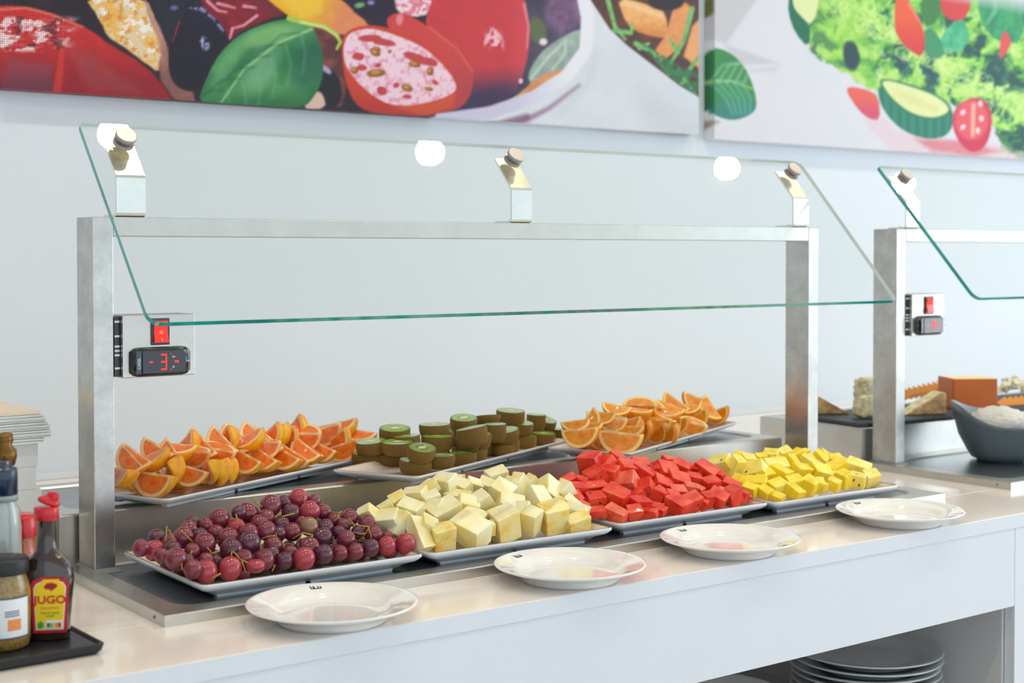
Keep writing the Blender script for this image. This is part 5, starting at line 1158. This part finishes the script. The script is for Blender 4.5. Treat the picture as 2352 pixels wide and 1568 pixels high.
mesh_obj('bottle_glass', super_loft(sec), bt, [BRG])
cp = mesh_obj('cap', lathe_mesh([(0, .150), (.0115, .150), (.0122, .149), (.0124, .136), (.0118, .1355), (.0100, .1355)], 32), bt, [REDC], smooth=True)
nz = mesh_obj('flip_lid', super_loft([(0, .0115, .0085), (.0035, .0118, .0088), (.006, .0090, .0065), (.009, .0055, .0035), (.0125, .0060, .0035), (.0135, .0035, .002)], 20, 2), cp, [REDC]); nz.location = (.0015, .002, .1535); nz.rotation_euler = (.2, .42, .3)
nz2 = mesh_obj('flip_lid', super_loft([(0, .004, .003), (.003, .0058, .0036), (.009, .0045, .0028), (.0105, .002, .002)], 16, 2), cp, [REDC]); nz2.location = (.0060, 0, .1565); nz2.rotation_euler = (0, .35, 0)
def flat(pts, z, mat, par, nm):      # label parts on the front (local y negative), coordinates x,z in mm
    me = prism_mesh([((a*.82+4.6)*.001, b*.001) for a, b in pts], 0, .0004); o = mesh_obj(nm, me, par, [mat]); o.rotation_euler = (math.pi/2-math.radians(-1.2), 0, 0); o.location = (0, z, 0); return o
lb_ = flat([(-19.5, 10), (20.5, 10), (24.0, 66), (20, 71.5), (6, 73.5), (-8, 73.5), (-19, 69.5), (-22.5, 64)], -.0153, REDL, bt, 'label')
flat([(-16, 13.5), (17, 13.5), (20.5, 62), (17, 67.5), (5, 69.5), (-7, 69.5), (-15, 66), (-18.5, 61)], -.0157, WHITE, lb_, 'label_border').parent = bt
flat([(-15, 14.5), (16, 14.5), (19.4, 61.5), (16.5, 66.5), (5, 68.5), (-7, 68.5), (-14.3, 65), (-17.4, 60.5)], -.0161, YEL, bt, 'label_field')
flat([(-9, 54), (11.5, 54), (12.5, 71), (-7.5, 71)], -.0166, YEL, bt, 'label_badge')
flat([(-6, 63), (-2, 67), (4, 67.5), (10, 65.5), (10.5, 62.5), (6, 59.5), (3, 57.5), (1, 59.5), (-4, 60)], -.0170, REDT, bt, 'label_badge_mark')
flat([(-4.5, 63), (-1.5, 65.4), (4, 65.8), (8.6, 64.2), (8.8, 62.6), (5, 61), (-3, 61.2)], -.0174, plain('badge_dark', (150, 30, 20), .4), bt, 'label_badge_mark')
for s, sz, X, Z, m_ in (('JUGO', .0124, .0058, .0475, REDT), ('SEASONING', .0034, .0058, .0385, ORL), ('fresh & vegetal', .0030, .0058, .0330, GRN), ('aroma', .0030, .0058, .0295, GRN)):
    t = mesh_obj('label_text', text_mesh(s, sz, .0002, .0003 if sz > .01 else 0), bt, [m_]); t.rotation_euler = (math.pi/2+math.radians(1.2), 0, 0); t.location = (X, -.0166-Z*.02-.0006, Z)
flat([(-4, 15.5), (15.5, 15.5), (16, 24.5), (-4, 24.5)], -.0166, WHITE, bt, 'label_panel')
for q, cc in enumerate(((30, 130, 110), (120, 190, 90), (240, 200, 90), (236, 150, 60), (200, 60, 60))):
    flat([(-2.6+q*3.4, 16.5), (.7+q*3.4, 16.5), (.7+q*3.4, 21.5), (-2.6+q*3.4, 21.5)], -.0170, plain('score_%d' % q, cc, .4), bt, 'label_score')
flat([(-13.5, 16), (-10, 15), (-6.5, 17), (-6.5, 21), (-10, 24), (-13.5, 21)], -.0166, GRN, bt, 'label_seal')
me = bpy.data.meshes.new('side_label'); me.from_pydata([(-.0142, -.0154, .010), (-.0222, -.0108, .010), (-.0250, -.0112, .060), (-.0165, -.0158, .064)], [], [(0, 1, 2, 3)]); mesh_obj('side_label', me, bt, [YEL])
me = bpy.data.meshes.new('side_label_text'); me.from_pydata([(-.0178, -.0140, .026), (-.0210, -.0122, .026), (-.0222, -.0124, .054), (-.0188, -.0144, .054)], [], [(0, 1, 2, 3)]); mesh_obj('side_label_text', me, bt, [GRN])
# mustard jar
MUST = plain('mustard_seed', (150, 120, 52), .3, var=.55, vs=320, coat=.8)
BLKL = plain('black_lid', (24, 28, 32), .4)
P = onz(-12, 1500, TZ)+fh*.028
mj = empty('mustard_jar', (P[0], P[1], ZC+TZ)); tag(mj, 'squat glass jar of grain mustard with black lid and white label', 'jar')
lathe('jar_glass', [(0, 0), (.024, 0), (.0275, .003), (.029, .012), (.029, .062), (.0275, .072), (.0245, .080), (.024, .085)], MUST, mj, n=40)
lathe('lid', [(.0235, .083), (.0275, .0832), (.0280, .085), (.0280, .097), (.0268, .0995), (0, .0998)], BLKL, mj, n=40)
def band(name, r, z0, z1, a0, a1, mat, par, n=24):
    vs, fs = [], []
    for i in range(n+1):
        a = math.radians(a0+(a1-a0)*i/n); vs += [(r*math.cos(a), r*math.sin(a), z0), (r*math.cos(a), r*math.sin(a), z1)]
    for i in range(n): fs.append((2*i, 2*i+2, 2*i+3, 2*i+1))
    me = bpy.data.meshes.new(name); me.from_pydata(vs, [], fs); return mesh_obj(name, me, par, [mat], smooth=True)
va = math.degrees(math.atan2(-fh[1], -fh[0]))
band('label', .0293, .016, .058, va-95, va+80, WHITE, mj); band('label_line', .0294, .0585, .0600, va-95, va+80, NAVY, mj); band('label_line', .0294, .0145, .0160, va-95, va+80, NAVY, mj)
band('label_block', .0295, .0235, .036, va+28, va+58, ORL, mj); band('label_stripe', .0295, .051, .0555, va-60, va+8, ORL, mj)
for zz in (.039, .0415, .044): band('label_line', .0295, zz, zz+.0012, va+22, va+54, NAVY, mj)
# chilli jar with red lid behind
CHI = plain('chilli_flakes', (190, 92, 50), .35, var=.5, vs=260, coat=.7)
P = onz(24, 1440, TZ)+fh*.034
cj = empty('spice_jar', (P[0], P[1], ZC+TZ)); tag(cj, 'spice jar of orange chilli with a ribbed red lid behind the mustard', 'jar')
lathe('jar_glass', [(0, 0), (.026, 0), (.028, .004), (.028, .052), (.0265, .064), (.0215, .078), (.0190, .086), (.0190, .104)], CHI, cj, n=36)
lathe('lid', [(.0185, .101), (.0212, .1012), (.0216, .103), (.0213, .124), (.0195, .1265), (0, .127)], REDC, cj, n=36)
# pepper grinder
GLS = plain('grinder_glass', (176, 186, 184), .12, coat=.8); NAVB = plain('navy_plastic', (16, 44, 76), .3, coat=.4)
P = onz(4, 1400, 0)+fh*.05
P = ony(8, 1400, .075)
gj = empty('pepper_grinder', (P[0], P[1], ZC+TZ)); tag(gj, 'clear grinder bottle with a dark blue knurled top, behind the red-lidded jar', 'grinder')
lathe('bottle_glass', [(0, 0), (.020, 0), (.021, .003), (.021, .12), (.0185, .140), (.0150, .150), (.0150, .156)], GLS, gj, n=32)
lathe('neck_ring', [(.0150, .150), (.0178, .151), (.0178, .157), (.015, .158)], plain('neck_grey', (150, 160, 160), .4), gj, n=32)
lathe('grinder_head', [(.0155, .158), (.0172, .1585), (.0172, .186), (.0158, .189), (.0105, .1895), (.0100, .196), (0, .197)], NAVB, gj, n=24)
# oil bottle behind
OIL = plain('oil_glass', (176, 130, 40), .1, coat=.8, var=.2)
P = ony(12, 1300, .15)
ob = empty('oil_bottle', (P[0], P[1], ZC)); tag(ob, 'amber oil bottle with a gold stopper and blue label, rearmost of the condiments', 'bottle')
lathe('bottle_glass', [(0, .0003), (.022, .0003), (.024, .004), (.024, .085), (.0262, .102), (.0262, .116), (.019, .134), (.011, .150), (.0095, .190)], OIL, ob, n=32)
lathe('stopper', [(.0092, .188), (.0125, .190), (.0150, .200), (.0145, .208), (.009, .214), (.011, .220), (.010, .228), (0, .230)], plain('gold_stopper', (120, 88, 30), .3, metal=.6), ob, n=20)
band('label', .0268, .045, .088, va-100, va+100, NAVY, ob); band('label_field', .0270, .055, .082, va-100, va+30, WHITE, ob)
# stacks of white paper bags
PAPER = plain('white_paper', (226, 228, 226), .8, var=.03, vs=14, bmp=.12, bs=90); PAPERB = plain('kraft_beige', (226, 212, 192), .8, var=.03, vs=12)
def paper(name, x1, y0, y1, z0, z1, mat, lab, seedn, grp, warp=0):
    rnd = random.Random(seedn); x0 = x1-.34; n = 10; vs, fs = [], []
    for j in range(2):
        z = z1 if j else z0
        for i in range(n+1):
            s = i/n; x = x0+(x1-x0)*s; dz = warp*max(0, s-.7)**2*8
            for y in (y0+rnd.uniform(-.0006, .0006), y1): vs.append((x, y, z+dz))
    m = (n+1)*2
    for i in range(n):
        a = i*2; fs += [(a, a+1, a+3, a+2), (m+a, m+a+2, m+a+3, m+a+1), (a, a+2, m+a+2, m+a), (a+1, m+a+1, m+a+3, a+3)]
    fs += [(0, m, m+1, 1), (n*2, n*2+1, m+n*2+1, m+n*2)]
    c = Vector(((x0+x1)/2, (y0+y1)/2, z0)); me = bpy.data.meshes.new(name); me.from_pydata([tuple(Vector(v)-c) for v in vs], [], fs)
    o = mesh_obj(name, me, None, [mat]); o.location = c+Vector((0, 0, ZC)); tag(o, lab, 'paper', grp); return o
YB0, YB1 = .36, .60
def xb(px_, z): return float(ony(px_, 1100, YB0)[0])
GB = 'white folded paper stacked at the left'
zs = [(.0003, .052, 66), (.0523, .090, 76), (.0903, .122, 97), (.1223, .153, 86), (.1533, .186, 92)]
for k, (a, b, px_) in enumerate(zs):
    paper('paper_bundle', xb(px_, a), YB0+.002*k, YB1, a, b, PAPER, ['bottom bundle of the white paper stack at the left end', 'second bundle from the bottom of the white paper stack', 'middle bundle of the white paper stack, corner sticking out by the red cap', 'fourth bundle up in the white paper stack', 'fifth bundle up in the white paper stack, below the fanned sheets'][k], k, GB)
z = .1863
for k in range(11):
    px_ = 92+[8, 10, 25, 24, 25, 22, 23, 19, 14, 12, 8][k]; h = .0032
    paper('paper_sheet', xb(px_, z), YB0-.004+.0015*(k % 3), YB1, z, z+h-.0002, PAPER, 'thin white sheet, '+ORD[11-k]+' from the top of the fanned paper stack', 20+k, GB); z += h+.0004
paper('paper_sheet', xb(96, z), YB0+.003, YB1, z, z+.0035, PAPERB, 'beige top sheet lying on the white paper stack', 50, GB)

# ------------------------------------------------------------------ cheeses on the second unit
RZ = .0831
SB = empty('slate_board', (2.05, .40, ZC+RZ)); tag(SB, 'long black slate board on the right unit under the cheeses', 'board')
me = prism_mesh([(-.352, -.030), (-.30, -.0455), (-.09, -.066), (.60, -.03), (.585, .165), (-.325, .165)], .0005, .0085, .001); mesh_obj('slab', me, SB, [SLATE])
ZS = RZ+.009
def rindc(name, a, b_, c, d, sc=90):
    return fruit_mat(name, [(.2, a), (.42, b_), (.6, c), (.8, d)], sc, sss=0, rough=.7, bmp=.5, bscale=300, coat=0)
BLUEC = rindc('blue_cheese', (84, 94, 98), (196, 190, 158), (234, 220, 174), (242, 234, 204), 75)
RINDB = rindc('cheese_rind', (96, 100, 100), (176, 140, 96), (206, 168, 120), (220, 190, 150), 60)
PASTE = plain('cheese_paste', (246, 226, 160), .55, var=.05); PALE = plain('pale_cheese', (240, 236, 206), .5, var=.08)
AMBER = plain('smoked_rind', (204, 102, 26), .45, var=.12, vs=12); AMB2 = plain('slice_amber', (222, 140, 40), .45, var=.15, vs=30)
def wedge_cheese(u, v, wpx, h, ln, rot, lab, left=False):
    P = onz(u, v, ZS); w = wpx/pxm(P)
    # standing wedge: triangular side seen by the viewer
    pts = [(0, 0), (w, 0), (w, h), (w*.86, h)] if not left else [(0, 0), (w, 0), (w*.14, h), (0, h)]
    bm = bmesh.new()
    A = [bm.verts.new((x, 0, z)) for x, z in pts]; B = [bm.verts.new((x, ln*(1 if not left else 1), z)) for x, z in pts]
    bm.faces.new(A); bm.faces.new(B[::-1])
    for i in range(4): bm.faces.new((A[i], B[i], B[(i+1) % 4], A[(i+1) % 4]))
    bmesh.ops.recalc_face_normals(bm, faces=bm.faces); bmesh.ops.bevel(bm, geom=list(bm.edges), offset=.002, segments=2, affect='EDGES')
    me = bm_mesh(bm); me.materials.append(RINDB); me.materials.append(BLUEC)
    for p in me.polygons: p.material_index = 0 if p.normal.y < -.6 else 1
    o = mesh_obj('cheese_wedge', me); o.location = (P[0], P[1], ZC+ZS+.0005); o.rotation_euler = (0, 0, math.atan2(rh[1], rh[0])+math.radians(rot)); tag(o, lab, 'cheese', 'cheeses on the slate board'); return o
wedge_cheese(1868, 952, 88, .040, .05, 6, 'blue cheese wedge with brown rind, left end of the slate, seen between the two posts', True)
wedge_cheese(2081, 954, 104, .047, .045, 14, 'blue cheese wedge with pinkish rind in front of the sliced cheese')
def blob_cheese(u, v, w, h, d, lab, mat, s, rz=.3):
    P = onz(u, v, ZS); bm = bmesh.new(); bmesh.ops.create_cube(bm, size=1)
    bmesh.ops.subdivide_edges(bm, edges=list(bm.edges), cuts=7, use_grid_fill=True)
    for q in bm.verts:
        c_ = q.co.copy(); n_ = c_.normalized()*.62; c_ = c_.lerp(n_, .35)
        k = 1+.07*math.sin(c_.x*19+s)*math.sin(c_.y*17+s*2)+.06*math.sin(c_.z*23+c_.x*13+s)-.22*(c_.z+.5)*(c_.x*math.cos(s)+.5)
        q.co = Vector((c_.x*w*k, c_.y*d*k, (c_.z)*h*k))
    me = bm_mesh(bm); me.materials.append(mat)
    for p in me.polygons: p.use_smooth = True
    lo = -min(q.co.z for q in me.vertices)
    o = mesh_obj('cheese_piece', me); o.location = (P[0]+fh[0]*d/2, P[1]+fh[1]*d/2, ZC+ZS+lo+.0003); o.rotation_euler = (0, 0, math.atan2(rh[1], rh[0])+rz); tag(o, lab, 'cheese', 'cheeses on the slate board')
blob_cheese(1992, 962, .050, .046, .034, 'rough blue-veined cheese lump beside the second unit post, in front', BLUEC, 3)
blob_cheese(1994, 934, .056, .062, .036, 'taller blue cheese lump behind the front one, left of the second post', BLUEC, 5, .5)
# big block with amber rind
P = onz(2190, 938, ZS); k = pxm(P); wb = 103/k; hb = .067
blk = empty('cheese_block', (P[0], P[1], ZC+ZS+.0005)); blk.rotation_euler = (0, 0, math.atan2(rh[1], rh[0])+.06); tag(blk, 'large block of smoked cheese with an amber-brown rind and pale top', 'cheese', 'cheeses on the slate board')
mesh_obj('rind', prism_mesh([(0, 0), (wb, 0), (wb, .003), (0, .003)], 0, hb, .0008), blk, [AMBER])
mesh_obj('paste', prism_mesh([(.0005, .0031), (wb-.0005, .0031), (wb*.93, .075), (-.006, .078)], 0, hb+.0005, .0008), blk, [PASTE])
mesh_obj('rind', prism_mesh([(-.0006, .001), (-.0058, .078), (-.0085, .078), (-.0035, .001)], 0, hb+.001, .0006), blk, [AMBER])
# sliced cheese fans
random.seed(11)
def slice_o(u, v, w, h, tilt, rot, mat, lab, grp, z=0):
    P = onz(u, v, ZS+z); me = prism_mesh([(0, 0), (w, 0), (w*.5, h)], 0, .0032, .0004); me.materials.append(mat)
    o = mesh_obj('cheese_slice', me); R = Matrix.Translation((P[0], P[1], ZC+ZS+z+.001)) @ Matrix.Rotation(math.atan2(rh[1], rh[0])+rot, 4, 'Z') @ Matrix.Rotation(tilt, 4, 'Y') @ Matrix.Rotation(math.pi/2*.5, 4, 'X')
    o.matrix_world = R; tag(o, lab, 'cheese slice', grp)
for k in range(9):
    slice_o(2078+k*12, 921-k*2.1, .034, .030+.0012*k, -.5, .2, AMB2, 'orange-rimmed cheese slice in the fan left of the smoked block', 'cheese slices left of the block', .004)
for k in range(8):
    slice_o(2286+k*13, 927-k*1.0, .034, .036, .55, -.1, AMB2, 'orange-rimmed cheese slice in the row right of the smoked block', 'cheese slices right of the block', .004)
for k in range(12):
    u = 2294+(k*23) % 70; v = 899-((k*11) % 22)
    P = onz(u, v+26, ZS); me = chunk_mesh(.022, .016, .016, [PALE], .2, .001)
    o = mesh_obj('cheese_piece', me); o.location = (P[0]+.02, P[1]+.02, ZC+ZS+.030+.006*(k % 3)); o.rotation_euler = (k, k*.7, k*1.3); tag(o, 'pale shaved cheese piece heaped behind the slices at the right edge', 'cheese', 'pale cheese pieces heap')
# grey bowls
GREYB = plain('grey_melamine', (92, 104, 112), .38, var=.05, vs=30); GREYI = plain('grey_melamine_inside', (168, 178, 186), .35); CURD = plain('curd_white', (240, 238, 230), .5, bmp=.8, bs=160)
def bowl(cx, cy, z0, rt, rb, h, rot, lab):
    r = empty('bowl', (cx, cy, ZC+z0)); r.rotation_euler = (0, 0, rot); tag(r, lab, 'bowl')
    n = 64
    def loop(a, z, wv, e=3.0):
        L = []
        for i in range(n):
            q = 2*math.pi*i/n; c_, s_ = math.cos(q), math.sin(q)
            L.append((a*math.copysign(abs(c_)**(2/e), c_), a*math.copysign(abs(s_)**(2/e), s_), z+wv*(.45*math.sin(q-.2)-.55*math.cos(q)+.35*math.cos(2*q+.3))))
        return L
    out = [loop(rb*.8, .0003, 0), loop(rb*.82, .004, 0), loop(rb, .006, 0), loop(rb*1.15, .020, 0), loop((rt+rb)/2*1.06, h*.5, .004), loop(rt*.97, h*.88, .017), loop(rt, h, .024), loop(rt-.0035, h+.0005, .024)]
    inn = [loop(rt-.0035, h+.0005, .024), loop(rt-.008, h*.88, .018), loop((rt+rb)/2*.97, h*.5, .003), loop(rb*.95, .014, 0)]
    for nm, Ls, mt, cp_ in (('bowl_body', out, GREYB, 'b'), ('bowl_inside', inn, GREYI, 't')):
        vs, fs = ring_loft(Ls)
        if cp_ == 'b': fs.append(tuple(range(n))[::-1])
        else: fs.append(tuple(range(len(vs)-n, len(vs))))
        me = bpy.data.meshes.new(nm); me.from_pydata(vs, [], fs); o = mesh_obj(nm, me, r, [mt], smooth=True); me.polygons[-1].use_smooth = False
    return r
BZ = .0138-.0026
q = onz(2312, 1062, BZ)+fh*.04
b1 = bowl(q[0], q[1], BZ, .096, .056, .096, FA-.15, 'dark grey angular bowl of white curd, cut off by the right edge')
bm = bmesh.new(); bmesh.ops.create_icosphere(bm, subdivisions=4, radius=1)
for v in bm.verts:
    k = 1+.05*math.sin(v.co.x*17)*math.cos(v.co.y*19)+.05*math.sin(v.co.z*23+v.co.x*11); v.co *= k
me = bm_mesh(bm); cd_ = mesh_obj('curd_heap', me, None, [CURD], smooth=True); cd_.scale = (.060, .060, .034); cd_.location = (q[0]+.012, q[1]+.012, ZC+BZ+.078)
tag(cd_, 'heap of white curd cheese filling the dark grey bowl', 'cheese'); cd_['kind'] = 'stuff'
